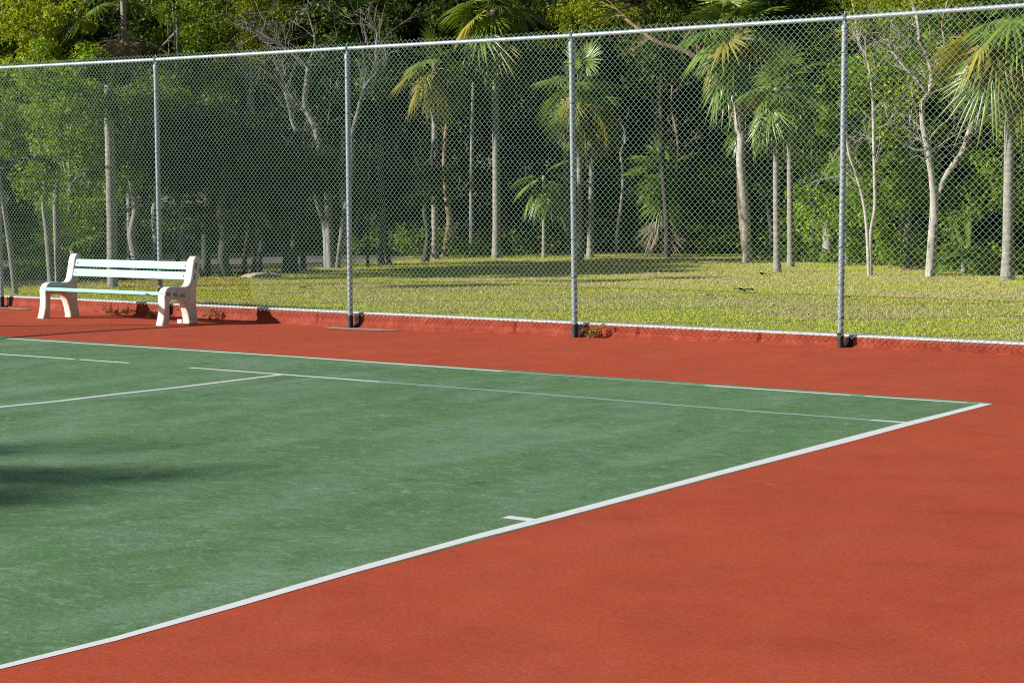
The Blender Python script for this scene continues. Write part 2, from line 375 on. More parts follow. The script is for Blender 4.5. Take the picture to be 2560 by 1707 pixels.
# ------------------------------------------------------------------ kerb wall
kerb = thing('kerb_wall', 'low red painted concrete kerb with a white top running under the fence', 'kerb', (0, FY, 0))
prof = [(0.035, -0.02), (0.05, 0.006), (0.075, 0.022), (0.088, 0.040), (0.093, 0.075), (0.095, 0.105), (0.096, 0.130)]
top = [(0.092, 0.128), (0.092, 0.140), (0.100, 0.147), (0.20, 0.147), (0.285, 0.146), (0.30, 0.135), (0.31, 0.05)]
def run(prof, rough, seed, name, mat):
    rng = np.random.default_rng(seed); xs = np.arange(-22, 6, 0.02); nx = len(xs); k = len(prof)
    def sm(n, w): 
        a = rng.normal(0, 1, n+w*2); return np.convolve(a, np.ones(w)/w, 'same')[w:-w]*math.sqrt(w)
    v = np.zeros((nx, k, 3)); v[:, :, 0] = xs[:, None]
    zb = np.interp(xs, ZX, ZZ)
    for j, (y, z) in enumerate(prof):
        f = 1 if z < 0.1 else 0.0
        v[:, j, 1] = y+sm(nx, 5)*rough[j]; v[:, j, 2] = z+zb*max(0, 1-z/0.12)+sm(nx, 7)*rough[j]*0.7
        if j >= len(prof)-1 or z > 0.12: v[:, j, 1] = y+np.sin(xs*1.3)*0.0; v[:, j, 2] = z+sm(nx, 15)*0.0
    if name == 'red_face':
        for cx in (-19.5, -16.2, -12.9, -9.35, -6.52, -4.98, -3.6, -0.8, 2.1):
            g = np.exp(-((xs-cx)/0.012)**2)
            for j in range(2, k-1): v[:, j, 1] += g*0.03
    v[:, :, 1] += 0
    f = [(i*k+j, (i+1)*k+j, (i+1)*k+j+1, i*k+j+1) for i in range(nx-1) for j in range(k-1)]
    return link(name, mesh_np(name, v.reshape(-1, 3), f, smooth=True), mat, kerb)
run(prof, [0.004, 0.006, 0.007, 0.005, 0.003, 0.0015, 0], 5, 'red_face', M_CURB)
run(top, [0]*7, 6, 'white_top', M_CAP)

# ------------------------------------------------------------------ chain-link fence
RX = [-21, -14.87, -11.893, -8.796, -5.76, -2.677, -1.02, 3.4]; RZ = [3.22, 3.175, 3.137, 3.112, 3.081, 3.071, 3.074, 3.09]
def rail_z(x): return lin(x, RX, RZ)
POSTS = [(-21.05, 0), (-18.02, 0), (-14.969, 0), (-11.885, 0.0), (-8.772, 0.0), (-5.735, -0.035), (-2.70, 0.01), (0.33, 0), (3.36, 0)]
def wire_mesh(x0, x1, zb, zt, yoff, wdt=0.0625, wr=0.00145, k=4):
    """woven zigzag wires; z bounds are functions of x"""
    h = wdt/2; rng = np.random.default_rng(2)
    ncol = int((x1-x0)/h); V = []; Fc = []
    ring = np.array([[math.cos(2*PI*(j+.5)/k), math.sin(2*PI*(j+.5)/k)] for j in range(k)])
    for c in range(ncol+1):
        xc = x0+c*h; b = zb(xc)+rng.normal(0, 0.002); t = zt(xc)
        n = int(round((t-b)/h))+1; n += n % 2
        z = np.linspace(b, t, n); side = np.where((np.arange(n)+c) % 2 == 0, -1, 1)
        x = xc+side*(h*0.5+0.001); y = yoff+side*0.0016
        # round off the corners: three points per corner
        P = np.stack([x, y, z], 1); Q = []
        for i in range(n):
            if i in (0, n-1): Q.append(P[i]); continue
            Q.append(P[i]+(P[i-1]-P[i])*0.07); Q.append(P[i]+(P[i+1]-P[i])*0.07)
        # knuckle: bent back over the neighbour
        Q.insert(0, P[0]+np.array([side[0]*0.010, 0.002, 0.012])); Q.append(P[-1]+np.array([side[-1]*0.010, 0.002, -0.012]))
        Q = np.array(Q); m = len(Q)
        d = np.gradient(Q, axis=0); d /= np.linalg.norm(d, axis=1)[:, None]+1e-9
        a = np.cross(d, [0, 1, 0]); a /= np.linalg.norm(a, axis=1)[:, None]+1e-9; bb = np.cross(d, a)
        n0 = sum(len(q) for q in V)
        vv = Q[:, None, :]+wr*(a[:, None, :]*ring[None, :, :1]+bb[:, None, :]*ring[None, :, 1:])
        vv = vv.reshape(-1, 3); ex = vv[:, 0]; ez = vv[:, 2]
        vv[:, 1] += 0.006*np.sin(ex*2.1+1.3)*np.sin(ez*1.9+0.4)-0.003; vv[:, 0] += 0.010*np.sin(ez*2.3+ex*0.8)+0.004*np.sin(ez*6+ex*3); vv[:, 2] += 0.006*np.sin(ex*1.7)*np.sin(ez*1.1)
        V.append(vv); i = np.arange(m-1)[:, None]*k; j = np.arange(k)[None, :]; j2 = (j+1) % k
        Fc.append(np.stack([n0+i+j, n0+i+j2, n0+i+k+j2, n0+i+k+j], 2).reshape(-1, 4))
    return mesh_np('wire_mesh', np.concatenate(V), np.concatenate(Fc), smooth=True)
def line_post(x, lean, parent, zt, zb, y=0.0, R0=0.030):
    m = MB(); n = 8
    m.tube([(x+lean, y, zb+0.13), (x+lean*0.5, y, (zb+zt)/2), (x, y, zt-0.075)], R0, 14)
    p = m.build('post', M_GALV, parent)
    m = MB(); m.tube([(x+lean, y, zb-0.05), (x+lean, y, zb+0.14)], R0+0.0015, 14); m.build('painted_foot', M_TAR, p)
    m = MB()                                             # loop cap that carries the rail
    m.tube([(x, y, zt-0.125), (x, y, zt-0.07), (x, y, zt-0.055), (x, y, zt-0.045)], [R0+0.005, R0+0.005, R0*0.8, R0*0.45], 14)
    m.tube([(x, y, zt-0.05), (x, y+0.006, zt-0.025)], [0.014, 0.018], 8)
    ring = [(x, y+0.0+0.0285*math.cos(t), zt+0.0285*math.sin(t)) for t in np.linspace(0, 2*PI, 15)]
    for s in (-1, 1): m.tube([(px+s*0.006, py, pz) for px, py, pz in ring], 0.0065, 6, cap=False)
    m.tube([(x, y, zt+0.028), (x, y, zt+0.062)], [0.010, 0.004], 8)
    m.build('loop_cap', M_GALV, p)
    rng = random.Random(int(x*100))                      # tie wires
    for q in range(8):
        zz = zb+0.25+q*0.36+rng.uniform(-.05, .05)
        m = MB(); m.tube([(x+lean*(1-q/8)+(R0+0.004)*math.cos(t), y+(R0+0.004)*math.sin(t), zz+0.012*math.sin(t*1.0+q)) for t in np.linspace(-PI*0.95, PI*0.05, 9)], 0.0022, 5)
        m.build('tie_wire', M_TAR, p)
    return p
fence = thing('chain_link_fence', 'tall green chain-link fence on galvanised posts standing along the court edge', 'fence', (0, FY, 0))
for x, lean in POSTS: line_post(x, -lean if lean else 0, fence, rail_z(x), zg(x, FY))
m = MB(); rx = sorted(set(RX+[p[0] for p in POSTS])); m.tube([(x, 0, rail_z(x)) for x in rx], 0.0215, 12); m.build('top_rail', M_RAIL, fence)
MY = -0.038
def zbot(x): return lin(x, [-21, -15, -11.9, -8.6, -5.6, -4.7, -2.9, -2.1, 3], [0.15, 0.148, 0.125, 0.113, 0.130, 0.120, 0.128, 0.114, 0.10])
wm = link('wire_mesh', wire_mesh(-21.05, 3.36, zbot, lambda x: rail_z(x)+0.055, MY), M_WIRE, fence)

# the tennis net, just beyond the left edge: its band and post throw the thin shadow lines by the bench
NX = -12.2
net = thing('tennis_net', 'tennis net with white headband strung across the court', 'net', (NX, 0.85, 0))
def net_z(t): return 0.86+(0.95-0.86)*(abs(t-6.4)/6.4)**1.3
m = MB(); m.tube([(0, 0, -0.05), (0, 0, 0.955)], 0.045, 12); m.tube([(0, 0, 0.95), (0, 0, 0.965), (0, 0, 0.975)], [0.042, 0.042, 0.015], 12); m.build('post', M_TAR, net)
m = MB(); m.tube([(0, -12.8, -0.05), (0, -12.8, 1.075)], 0.036, 12); m.build('post', M_TAR, net)
m = MB()
ts = np.linspace(0.04, 12.76, 60)
for i in range(len(ts)-1):
    a_, b_ = ts[i], ts[i+1]; n0 = len(m.v)
    for t_ in (a_, b_):
        for dx in (-0.006, 0.006):
            for dz in (0.0, -0.07): m.v.append((dx, -t_, net_z(t_)+dz))
    m.f += [(n0, n0+4, n0+5, n0+1), (n0+2, n0+3, n0+7, n0+6), (n0, n0+2, n0+6, n0+4), (n0+1, n0+5, n0+7, n0+3)]
m.build('headband', M_LINE, net, smooth=False)
m = MB()
for t_ in np.arange(0.06, 12.76, 0.045): m.tube([(0, -t_, 0.03), (0, -t_, net_z(t_)-0.05)], 0.0016, 3, cap=False)
for q in range(1, 23):
    m.tube([(0, -t_, 0.03+(net_z(t_)-0.08)*q/23) for t_ in np.linspace(0.04, 12.76, 12)], 0.0016, 3, cap=False)
m.build('netting', M_TAR, net, smooth=False)

# ------------------------------------------------------------------ bench
BZ = -0.022
bench = thing('park_bench', 'white moulded bench with mint plank seat and back standing before the fence', 'bench', (-11.84, 2.16, BZ))
profile = [(0.0, 0.0), (0.022, 0.06), (0.042, 0.14), (0.052, 0.25), (0.045, 0.33), (0.058, 0.385), (0.095, 0.428), (0.15, 0.446), (0.25, 0.443), (0.38, 0.432), (0.43, 0.446), (0.462, 0.49),
           (0.485, 0.58), (0.505, 0.68), (0.522, 0.745), (0.56, 0.785), (0.605, 0.785), (0.632, 0.755), (0.628, 0.70), (0.605, 0.60), (0.572, 0.46), (0.556, 0.36), (0.552, 0.25), (0.560, 0.14), (0.575, 0.05), (0.580, 0.0),
           (0.425, 0.0), (0.432, 0.03), (0.415, 0.12), (0.385, 0.21), (0.355, 0.265), (0.31, 0.287), (0.24, 0.293), (0.16, 0.290), (0.135, 0.27), (0.130, 0.20), (0.128, 0.10), (0.118, 0.03), (0.115, 0.0)]
def support(x0, x1):
    bm = bmesh.new(); vs = [bm.verts.new((x0, y, z)) for y, z in profile]; f = bm.faces.new(vs)
    r = bmesh.ops.extrude_face_region(bm, geom=[f])
    for e in r['geom']:
        if isinstance(e, bmesh.types.BMVert): e.co.x = x1
    bmesh.ops.recalc_face_normals(bm, faces=bm.faces)
    ed = [e for e in bm.edges if abs(e.verts[0].co.x-e.verts[1].co.x) < 1e-6 and not (e.verts[0].co.z < 1e-6 and e.verts[1].co.z < 1e-6)]
    bmesh.ops.bevel(bm, geom=ed, offset=0.028, segments=5, profile=0.5, affect='EDGES', clamp_overlap=True)
    bmesh.ops.triangulate(bm, faces=[f for f in bm.faces if len(f.verts) > 4])
    me = bpy.data.meshes.new('end_support'); bm.to_mesh(me); bm.free()
    me.polygons.foreach_set('use_smooth', [True]*len(me.polygons))
    try: me.set_sharp_from_angle(angle=R(50))
    except Exception: pass
    return link('end_support', me, M_BENCH, bench)
XL, XR = -1.055, 1.13
sL = support(XL-0.065, XL+0.065); sR = support(XR-0.065-0.08, XR+0.065-0.08)
XR -= 0.08
def bevel_box(name, c, d, rot, mat, parent, off=0.006):
    m = MB(); m.box((0, 0, 0), d); o = m.build(name, mat, parent, smooth=False)
    bm = bmesh.new(); bm.from_mesh(o.data); bmesh.ops.bevel(bm, geom=bm.edges[:], offset=off, segments=2, affect='EDGES'); bm.to_mesh(o.data); bm.free()
    o.location = c; o.rotation_euler = (rot, 0, 0); return o
slots = []
for i, (y, z) in enumerate(((0.098, 0.362), (0.212, 0.350), (0.326, 0.336))):
    slots.append((y, z, 0.100, 0.042, R(-6)))
for y, z in ((0.513, 0.552), (0.545, 0.670)): slots.append((y, z, 0.042, 0.092, R(-14.5)))
for i, (y, z, dy, dz, rot) in enumerate(slots):
    n = 'seat_plank' if i < 3 else 'back_plank'
    bevel_box(n, ((XL+XR)/2, y, z), (XR-XL+0.07, dy, dz), rot, M_TEAL, bench)
    # plank ends let into the outer faces of the two supports
    for sx, sp in ((XR+0.0655, sR), (XL-0.0655, sL)):
        bevel_box('plank_end', (sx, y+0.0, z), (0.006, 0.074 if i < 3 else 0.038, 0.040 if i < 3 else 0.078), rot, M_TEALSHADE, sp, 0.0015)
for bx in (XL+0.10, XR-0.10):
    for y, z in ((0.487, 0.556), (0.519, 0.674)):
        m = MB(); m.tube([(bx, y, z), (bx, y-0.008, z+0.002)], 0.009, 8); m.build('bolt', M_GALV, bench)
m = MB(); m.box((XR-0.11, 0.455, 0.022), (0.07, 0.05, 0.044)); m.build('foot_bracket', M_BENCH, bench, smooth=False)

# ------------------------------------------------------------------ foliage builders
def leaves_np(cent, rad, n, size, rng, out=0.5, up=0.5, flat=0.0):
    """n leaves scattered in clumps round the given centres"""
    idx = rng.integers(0, len(cent), n)
    off = rng.normal(0, 1, (n, 3)); off /= np.linalg.norm(off, axis=1)[:, None]
    rr = rad[idx]*(rng.random(n)**0.45)
    p = cent[idx]+off*rr[:, None]*np.array([1, 1, 0.8])
    nrm = off*out+rng.normal(0, 0.6, (n, 3)); nrm[:, 2] += up
    nrm /= np.linalg.norm(nrm, axis=1)[:, None]
    t = np.cross(nrm, rng.normal(0, 1, (n, 3))); t /= np.linalg.norm(t, axis=1)[:, None]; b = np.cross(nrm, t)
    s = size*rng.uniform(0.6, 1.25, n)[:, None]
    v = np.stack([p-t*s*0.5, p+b*s*0.27-t*s*0.02+nrm*s*0.05, p+t*s*0.5, p-b*s*0.27-t*s*0.02+nrm*s*0.05], 1).reshape(-1, 3)
    f = np.arange(n*4).reshape(-1, 4)
    tint = np.repeat(np.clip(rng.beta(1.6, 2.4, n)+rng.normal(0, 0.12, len(cent))[idx], 0, 1), 4)
    return v, f, tint
def clump_centres(blobs, per, rng):
    c = []; r = []
    for (x, y, z, a, b_, h) in blobs:
        k = max(3, int(per*a*b_*h))
        d = rng.normal(0, 1, (k, 3)); d /= np.linalg.norm(d, axis=1)[:, None]
        q = rng.random(k)**0.5
        c.append(np.array([x, y, z])+d*q[:, None]*np.array([a, b_, h])); r.append(rng.uniform(0.18, 0.44, k))
    return np.concatenate(c), np.concatenate(r)
def crown_mesh(blobs, n, size, seed, per=26, **k):
    rng = np.random.default_rng(seed); c, r = clump_centres(blobs, per, rng)
    c[:, 2] = np.maximum(c[:, 2], 0.12)
    v, f, t = leaves_np(c, r, n, size, rng, **k); v[:, 2] = np.maximum(v[:, 2], 0.02)
    return mesh_np('crown', v, f, t), c
def limbs(mb, base, top, r0, targets, rng, k=6, wob=0.06):
    base, top = Vector(base), Vector(top); pts = [base]; n = 7
    for i in range(1, n): pts.append(base.lerp(top, i/n)+Vector((rng.uniform(-wob, wob), rng.uniform(-wob, wob), 0)))
    pts.append(top); cp = curve_pts(pts, 2)
    mb.tube(cp, [r0*(1.25 if i == 0 else 1-0.55*i/len(cp)) for i in range(len(cp))], k+3, rng=rng, jit=0.05)
    for t in targets:
        s = cp[rng.randrange(len(cp)//2, len(cp))]; t = Vector(t); mid = s.lerp(t, 0.5)+Vector((rng.uniform(-.15, .15), rng.uniform(-.15, .15), rng.uniform(-.05, .2)))
        mb.tube(curve_pts([s, mid, t], 3), [r0*0.42, r0*0.36, r0*0.3, r0*0.25, r0*0.2, r0*0.14, r0*0.08][:7], 5)
def twigs(mb, p, d, ln, r, depth, rng, spread=0.7, grav=0.0, k=4, kids=(2, 4)):
    """recursive bare branches"""
    p = Vector(p); d = Vector(d).normalized(); pts = [p]; n = 4
    for i in range(n):
        d = (d+Vector((rng.gauss(0, .16), rng.gauss(0, .16), rng.gauss(0, .16)-grav*0.1))).normalized()
        pts.append(pts[-1]+d*ln/n)
    mb.tube(pts, [r*(1-0.6*i/n) for i in range(n+1)], k, cap=False)
    if depth <= 0: return
    for _ in range(rng.randint(*kids)):
        q = pts[rng.randint(1, n)]
        nd = (d+Vector((rng.gauss(0, spread), rng.gauss(0, spread), rng.gauss(0, spread)))).normalized()
        twigs(mb, q, nd, ln*rng.uniform(.45, .75), r*0.5, depth-1, rng, spread, grav, max(3, k-1), kids)

def leafy_tree(name, label, cat, base, height, r0, blobs, n, size, mat, bark, seed, group=None, lean=(0, 0), per=26, nl=8, topz=None):
    """blobs are given relative to the base"""
    rng = random.Random(seed); t = thing(name, label, cat, base, group)
    me, c = crown_mesh(blobs, n, size, seed, per); cr = link('crown', me, mat, t)
    m = MB(); tg = [c[rng.randrange(len(c))] for _ in range(nl)]
    limbs(m, (0, 0, -0.05), (lean[0], lean[1], height), r0, tg, rng); m.build('trunk', bark, t)
    return t

# ------------------------------------------------------------------ palms
def frond_mesh(elev, pet, RR, seed, nleaf=27, droop=0.55, spread=R(128)):
    rng = np.random.default_rng(seed); V = []; Fc = []; T = []
    def add(vv, ff, tt):
        n0 = sum(len(a) for a in V); V.append(np.array(vv)); T.append(np.full(len(vv), tt)); Fc.append(np.array(ff)+n0)
    # stalk
    pts = []; p = np.zeros(3); d = np.array([math.cos(elev), 0, math.sin(elev)])
    for i in range(6):
        pts.append(p.copy()); p = p+d*pet/5; d = d+np.array([0, 0, -0.10-0.05*math.cos(elev)]); d /= np.linalg.norm(d)
    h = pts[-1]; s = np.array([0, 1.0, 0]); tilt = rng.normal(0, 0.2)
    vv = []
    for i, q in enumerate(pts):
        wv = 0.012-0.001*i; n_ = np.cross(d, s)
        vv += [q+s*wv, q+n_*wv*0.8, q-s*wv, q-n_*wv*0.8]
    add(vv, [(i*4+j, i*4+(j+1) % 4, i*4+4+(j+1) % 4, i*4+4+j) for i in range(5) for j in range(4)], 0.9)
    nrm = np.cross(d, s); s = s*math.cos(tilt)+nrm*math.sin(tilt); nrm = np.cross(d, s)
    phis = np.linspace(-spread, spread, nleaf)+rng.normal(0, 0.02, nleaf); tt = np.array([0.02, 0.25, 0.48, 0.72, 0.9, 1.0])
    dph = 2*spread/nleaf
    for ph in phis:
        L = RR*(1-0.32*(abs(ph)/spread)**2)*rng.uniform(0.9, 1.06); dr = droop*rng.uniform(0.6, 1.5)
        u = d*math.cos(ph)+s*math.sin(ph); wv = -d*math.sin(ph)+s*math.cos(ph)
        vv = []; side = rng.normal(0, 0.06)
        for t in tt:
            q = h+u*L*t+np.array([0, 0, -1.0])*dr*L*max(0, t-0.25)**1.7+wv*side*L*t*t - nrm*0.10*L*(1-abs(math.cos(ph)))*t
            hw = min(L*t*math.tan(dph/2)*1.05, 0.025*RR/0.7)*(1 if t < 0.5 else max(0.02, 1-((t-0.5)/0.5)**1.4))
            up_ = nrm*hw*0.8
            vv += [q-wv*hw, q+up_, q+wv*hw]
        add(vv, [(i*3+j, i*3+j+1, i*3+3+j+1, i*3+3+j) for i in range(len(tt)-1) for j in range(2)], rng.beta(2, 2))
    return mesh_np('frond', np.concatenate(V), np.concatenate(Fc), np.concatenate(T))
ELEV = [R(80), R(55), R(30), R(5), R(-20), R(-50), R(-72)]
FR = [[frond_mesh(e, 0.55, 0.74, 10*i+j, droop=0.20+0.085*i) for j in range(2)] for i, e in enumerate(ELEV)]
FRDRY = [frond_mesh(R(-62), 0.7, 0.62, 90+j, 22, 0.3, R(95)) for j in range(3)]
def mesh_with(me, mat):
    key = me.name+mat.name
    if key not in MC:
        c = me.copy(); c.materials.clear(); c.materials.append(mat); MC[key] = c
    return MC[key]
MC = {}
def palm(label, trunk_pts, r0, counts, seed, gold=0.0, dry=3, sc=1.0, group='fan palms beyond the fence', bark=None, name='fan_palm', topz=None, cat='palm tree', fmat=None):
    rng = random.Random(seed); b = Vector(trunk_pts[0]); t = thing(name, label, cat, b, group)
    P = curve_pts([Vector(p)-b for p in trunk_pts], 4); P[0].z -= 0.05
    m = MB(); m.tube(P, [r0*(1.35 if i == 0 else 1.08 if i == 1 else 1.0-0.12*i/len(P)) for i in range(len(P))], 12, rng=rng, jit=0.03)
    m.build('trunk', bark or M_PBARK, t)
    top = P[-1]
    for lv, n in enumerate(counts):
        a0 = rng.uniform(0, 6.28)
        for k in range(n):
            mt = fmat or M_PALM
            if lv >= 3 and rng.random() < gold: mt = M_PALMY
            f = link('frond', mesh_with(FR[lv][rng.randrange(2)], mt), None, t)
            f.location = top+Vector((0, 0, -0.05*lv)); f.rotation_euler.z = a0+6.283*k/n+rng.uniform(-.25, .25)
            f.rotation_euler.x = rng.uniform(-.4, .4); f.rotation_euler.y = rng.uniform(-.2, .2); f.scale = (sc*rng.uniform(.72, 1.2),)*3
    for k in range(dry):
        f = link('dry_frond', mesh_with(FRDRY[rng.randrange(3)], M_DRY), None, t)
        f.location = top+Vector((0, 0, -0.25)); f.rotation_euler.z = rng.uniform(0, 6.28); f.scale = (sc*rng.uniform(.8, 1.1),)*3
    return t
palm('stout fan palm at the right edge of the lawn, straight pale trunk', [(-5.48, 15.02, 0.12), (-5.48, 15.02, 1.43), (-5.49, 15.02, 2.44), (-5.49, 15.01, 4.1)], 0.088, (3, 5, 6, 6, 6, 4, 1), 1, 0.15, 2, 1.04)
palm('slim fan palm, left one of the pair beside the leafy thicket', [(-9.84, 15.68, 0.12), (-9.86, 15.67, 1.07), (-9.87, 15.66, 2.2), (-9.87, 15.66, 3.3)], 0.060, (2, 3, 4, 4, 4, 4, 2), 2, 0.15, 2, 0.62)
palm('slim fan palm, right one of the pair beside the leafy thicket', [(-10.73, 17.93, 0.12), (-10.74, 17.92, 1.04), (-10.76, 17.91, 2.29), (-10.78, 17.89, 3.6)], 0.060, (2, 3, 4, 5, 4, 4, 2), 3, 0.15, 2, 0.68)
palm('leaning pale-trunked palm with the broadest crown of hanging fronds', [(-12.46, 19.47, 0.12), (-12.49, 19.44, 0.8), (-12.53, 19.41, 1.45), (-12.59, 19.37, 2.1), (-12.58, 19.38, 2.66), (-12.63, 19.34, 2.92), (-12.67, 19.31, 4.7)], 0.092, (3, 5, 6, 7, 6, 6, 3), 4, 0.12, 3, 1.0, bark=M_LBARK)
palm('thin palm standing just behind the leaning pale trunk', [(-15.06, 25.09, 0.12), (-15.11, 25.06, 0.94), (-15.16, 25.02, 3.4)], 0.062, (2, 3, 4, 5, 5, 4, 2), 5, 0.1, 1, 0.8)
palm('front one of two palm trunks standing close behind the third post', [(-15.71, 18.29, 0.12), (-15.72, 18.28, 1.46), (-15.73, 18.27, 2.79), (-15.74, 18.27, 3.75)], 0.060, (2, 3, 4, 5, 5, 5, 3), 6, 0.45, 5, 0.78)
palm('rear one of two palm trunks standing close behind the third post', [(-16.61, 20.0, 0.12), (-16.58, 20.02, 1.46), (-16.56, 20.04, 3.0), (-16.54, 20.05, 3.5)], 0.064, (1, 2, 3, 4, 4, 4, 3), 7, 0.5, 6, 0.7)
palm('tallest straight palm, its crown rising above the top rail', [(-18.39, 19.0, 0.12), (-18.38, 19.0, 1.47), (-18.39, 18.99, 3.35), (-18.42, 18.98, 5.45)], 0.088, (3, 4, 5, 6, 6, 6, 3), 8, 0.1, 4, 0.92)
palm('shaded palm with a few golden fans hanging below the rail', [(-19.15, 17.8, 0.12), (-19.14, 17.8, 1.47), (-19.13, 17.81, 3.05), (-19.12, 17.81, 4.3)], 0.073, (2, 3, 4, 4, 5, 5, 3), 9, 0.6, 2, 0.72)
palm('fan palm with a round green crown above the rail by the dead tree', [(-22.7, 18.9, 0.12), (-22.7, 18.9, 2.0), (-22.7, 18.95, 5.4)], 0.07, (3, 5, 6, 6, 5, 3, 1), 10, 0.1, 1, 0.95)
palm('low fan palm with a skirt of dry fronds on the ground', [(-16.33, 22.61, 0.12), (-16.31, 22.62, 0.96), (-16.32, 22.62, 1.65), (-16.32, 22.62, 2.0)], 0.055, (2, 4, 5, 5, 5, 3, 0), 11, 0.1, 0, 0.8, bark=M_DBARK)
t = palm('dying palm with ragged brown fronds at the top left', [(-21.52, 11.34, 0.12), (-21.51, 11.34, 1.49), (-21.51, 11.35, 2.58), (-21.54, 11.33, 4.03), (-21.55, 11.32, 5.25)], 0.062, (1, 1, 2, 1, 0, 0, 0), 12, 0, 9, 1.0)
palm('dwarf fan palm spreading on the ground right of the white tree', [(-6.7, 16.3, 0.12), (-6.7, 16.3, 0.2), (-6.7, 16.3, 0.42)], 0.05, (2, 4, 4, 3, 0, 0, 0), 13, 0, 0, 0.65)
palm('dwarf fan palm in the undergrowth beside the left tree pair', [(-19.0, 7.5, 0.12), (-19.0, 7.5, 0.2), (-19.0, 7.5, 0.45)], 0.05, (2, 4, 5, 3, 0, 0, 0), 14, 0, 0, 0.75)
palm('dwarf fan palm left of the two close trunks in the shade', [(-17.4, 19.4, 0.12), (-17.4, 19.4, 1.0), (-17.4, 19.4, 1.9)], 0.045, (0, 1, 2, 3, 3, 2, 0), 15, 0, 1, 0.75)
# the dry skirt of the low palm
sk = thing('dry_frond_skirt', 'tan heap of dry fronds round the foot of the low palm', 'dead fronds', (-16.33, 22.61, 0.12))
FRSK = [frond_mesh(R(-38), 0.30, 0.80, 95+j, 13, 0.25, R(48)) for j in range(3)]
for k in range(18):
    f = link('dry_frond', mesh_with(FRSK[k % 3], M_DRY), None, sk); f.location = (0, 0, 0.72+0.1*(k % 3)); f.rotation_euler.x = 0.5*math.sin(k*2.3)
    f.rotation_euler.z = k*0.449*1.9; f.scale = (0.8,)*3
tk = MB(); tk.tube([(0, 0, 0), (0.01, 0.02, 0.8)], 0.1, 9)

# ------------------------------------------------------------------ distinct broad-leaved trees
def bare(name, label, lines, bark, base, seed, tw=None, group=None, cat='tree', k=9):
    """trunk and limbs as measured lines [(points, r_start, r_end)], twigs added along them"""
    rng = random.Random(seed); b = Vector(base); t = thing(name, label, cat, b, group)
    m = MB()
    for pts, ra, rb in lines:
        P = curve_pts([Vector(p)-b for p in pts], 4); n = len(P)-1
        m.tube(P, [ra+(rb-ra)*i/n for i in range(n+1)], k, rng=rng, jit=0.06)
    m.build('trunk', bark, t)
    if tw:
        m = MB()
        for pts, num, ln, r, dep, fr in tw:
            P = curve_pts([Vector(p)-b for p in pts], 4)
            for _ in range(num):
                i = rng.randrange(int(fr*len(P)), len(P)-1); d = (P[i+1]-P[i]).normalized()+Vector((rng.gauss(0, .7), rng.gauss(0, .7), rng.gauss(0.1, .6)))
                twigs(m, P[i], d, ln*rng.uniform(.6, 1.3), r, dep, rng, 0.6)
        m.build('twigs', bark, t)
    return t
bT = [(-6.94, 15.46, 0.10), (-6.93, 15.47, 0.44), (-6.91, 15.48, 0.87), (-6.9, 15.5, 1.22), (-6.91, 15.48, 1.5)]
bL = [(-6.91, 15.49, 1.45), (-6.96, 15.48, 1.82), (-7.0, 15.45, 2.18), (-7.06, 15.4, 2.49), (-7.09, 15.38, 2.92), (-7.0, 15.45, 3.09), (-6.97, 15.47, 3.41), (-7.02, 15.43, 3.65), (-7.13, 15.36, 3.93), (-7.17, 15.32, 4.31), (-7.25, 15.27, 4.59), (-7.31, 15.22, 5.01), (-7.3, 15.3, 5.6)]
bR = [(-6.9, 15.52, 1.36), (-6.81, 15.59, 1.65), (-6.67, 15.69, 1.93), (-6.54, 15.78, 2.17), (-6.45, 15.85, 2.53), (-6.31, 15.95, 2.77), (-6.17, 16.05, 3.02), (-6.03, 16.15, 3.23), (-5.8, 16.3, 3.9)]
bR2 = [(-6.45, 15.85, 2.53), (-6.25, 15.99, 2.68), (-6.08, 16.12, 2.84), (-5.94, 16.22, 2.91), (-5.7, 16.4, 3.3)]
bb = [(-7.0, 15.45, 3.06), (-7.15, 15.34, 3.3), (-7.35, 15.19, 3.55), (-7.49, 15.09, 3.79), (-7.58, 15.02, 4.04), (-7.78, 14.88, 4.21)]
bc = [(-7.0, 15.45, 2.18), (-7.16, 15.33, 2.18), (-7.33, 15.21, 2.28), (-7.42, 15.14, 2.35)]
bd = [(-6.97, 15.47, 3.41), (-6.86, 15.55, 3.65), (-6.81, 15.59, 3.89), (-6.84, 15.56, 4.24), (-6.7, 15.6, 4.8)]
wt = bare('white_barked_tree', 'forked white-barked tree with peeling orange patches and sparse leaves', [(bT, 0.085, 0.066), (bL, 0.056, 0.028), (bR, 0.056, 0.026), (bR2, 0.028, 0.012), (bb, 0.030, 0.012), (bc, 0.024, 0.01), (bd, 0.026, 0.012)], M_WBARK, bT[0], 21,
     [(bL, 26, 0.6, 0.012, 2, 0.1), (bR, 16, 0.55, 0.011, 2, 0.3), (bb, 12, 0.5, 0.009, 2, 0.2), (bd, 10, 0.5, 0.009, 2, 0.2), (bR2, 8, 0.4, 0.008, 2, 0.3)])
me, c = crown_mesh([(-0.3, -0.1, 3.3, 0.9, 0.7, 1.2), (0.6, 0.4, 2.9, 0.5, 0.5, 0.6), (-0.35, -0.1, 4.7, 1.0, 0.8, 0.6)], 1500, 0.075, 22, 10)
link('crown', me, M_LYEL, wt)
tA = [(-7.95, 15.32, 0.10), (-7.99, 15.3, 0.86), (-8.04, 15.26, 1.33), (-8.13, 15.2, 1.73), (-8.25, 15.11, 2.16), (-8.3, 15.1, 2.6)]
tB = [(-7.93, 15.34, 0.10), (-7.94, 15.33, 0.79), (-7.89, 15.37, 1.19), (-7.89, 15.37, 1.58), (-7.9, 15.36, 1.94), (-7.92, 15.35, 2.51), (-7.94, 15.33, 3.16), (-8.02, 15.27, 3.73), (-8.12, 15.2, 3.94), (-8.2, 15.1, 4.6)]
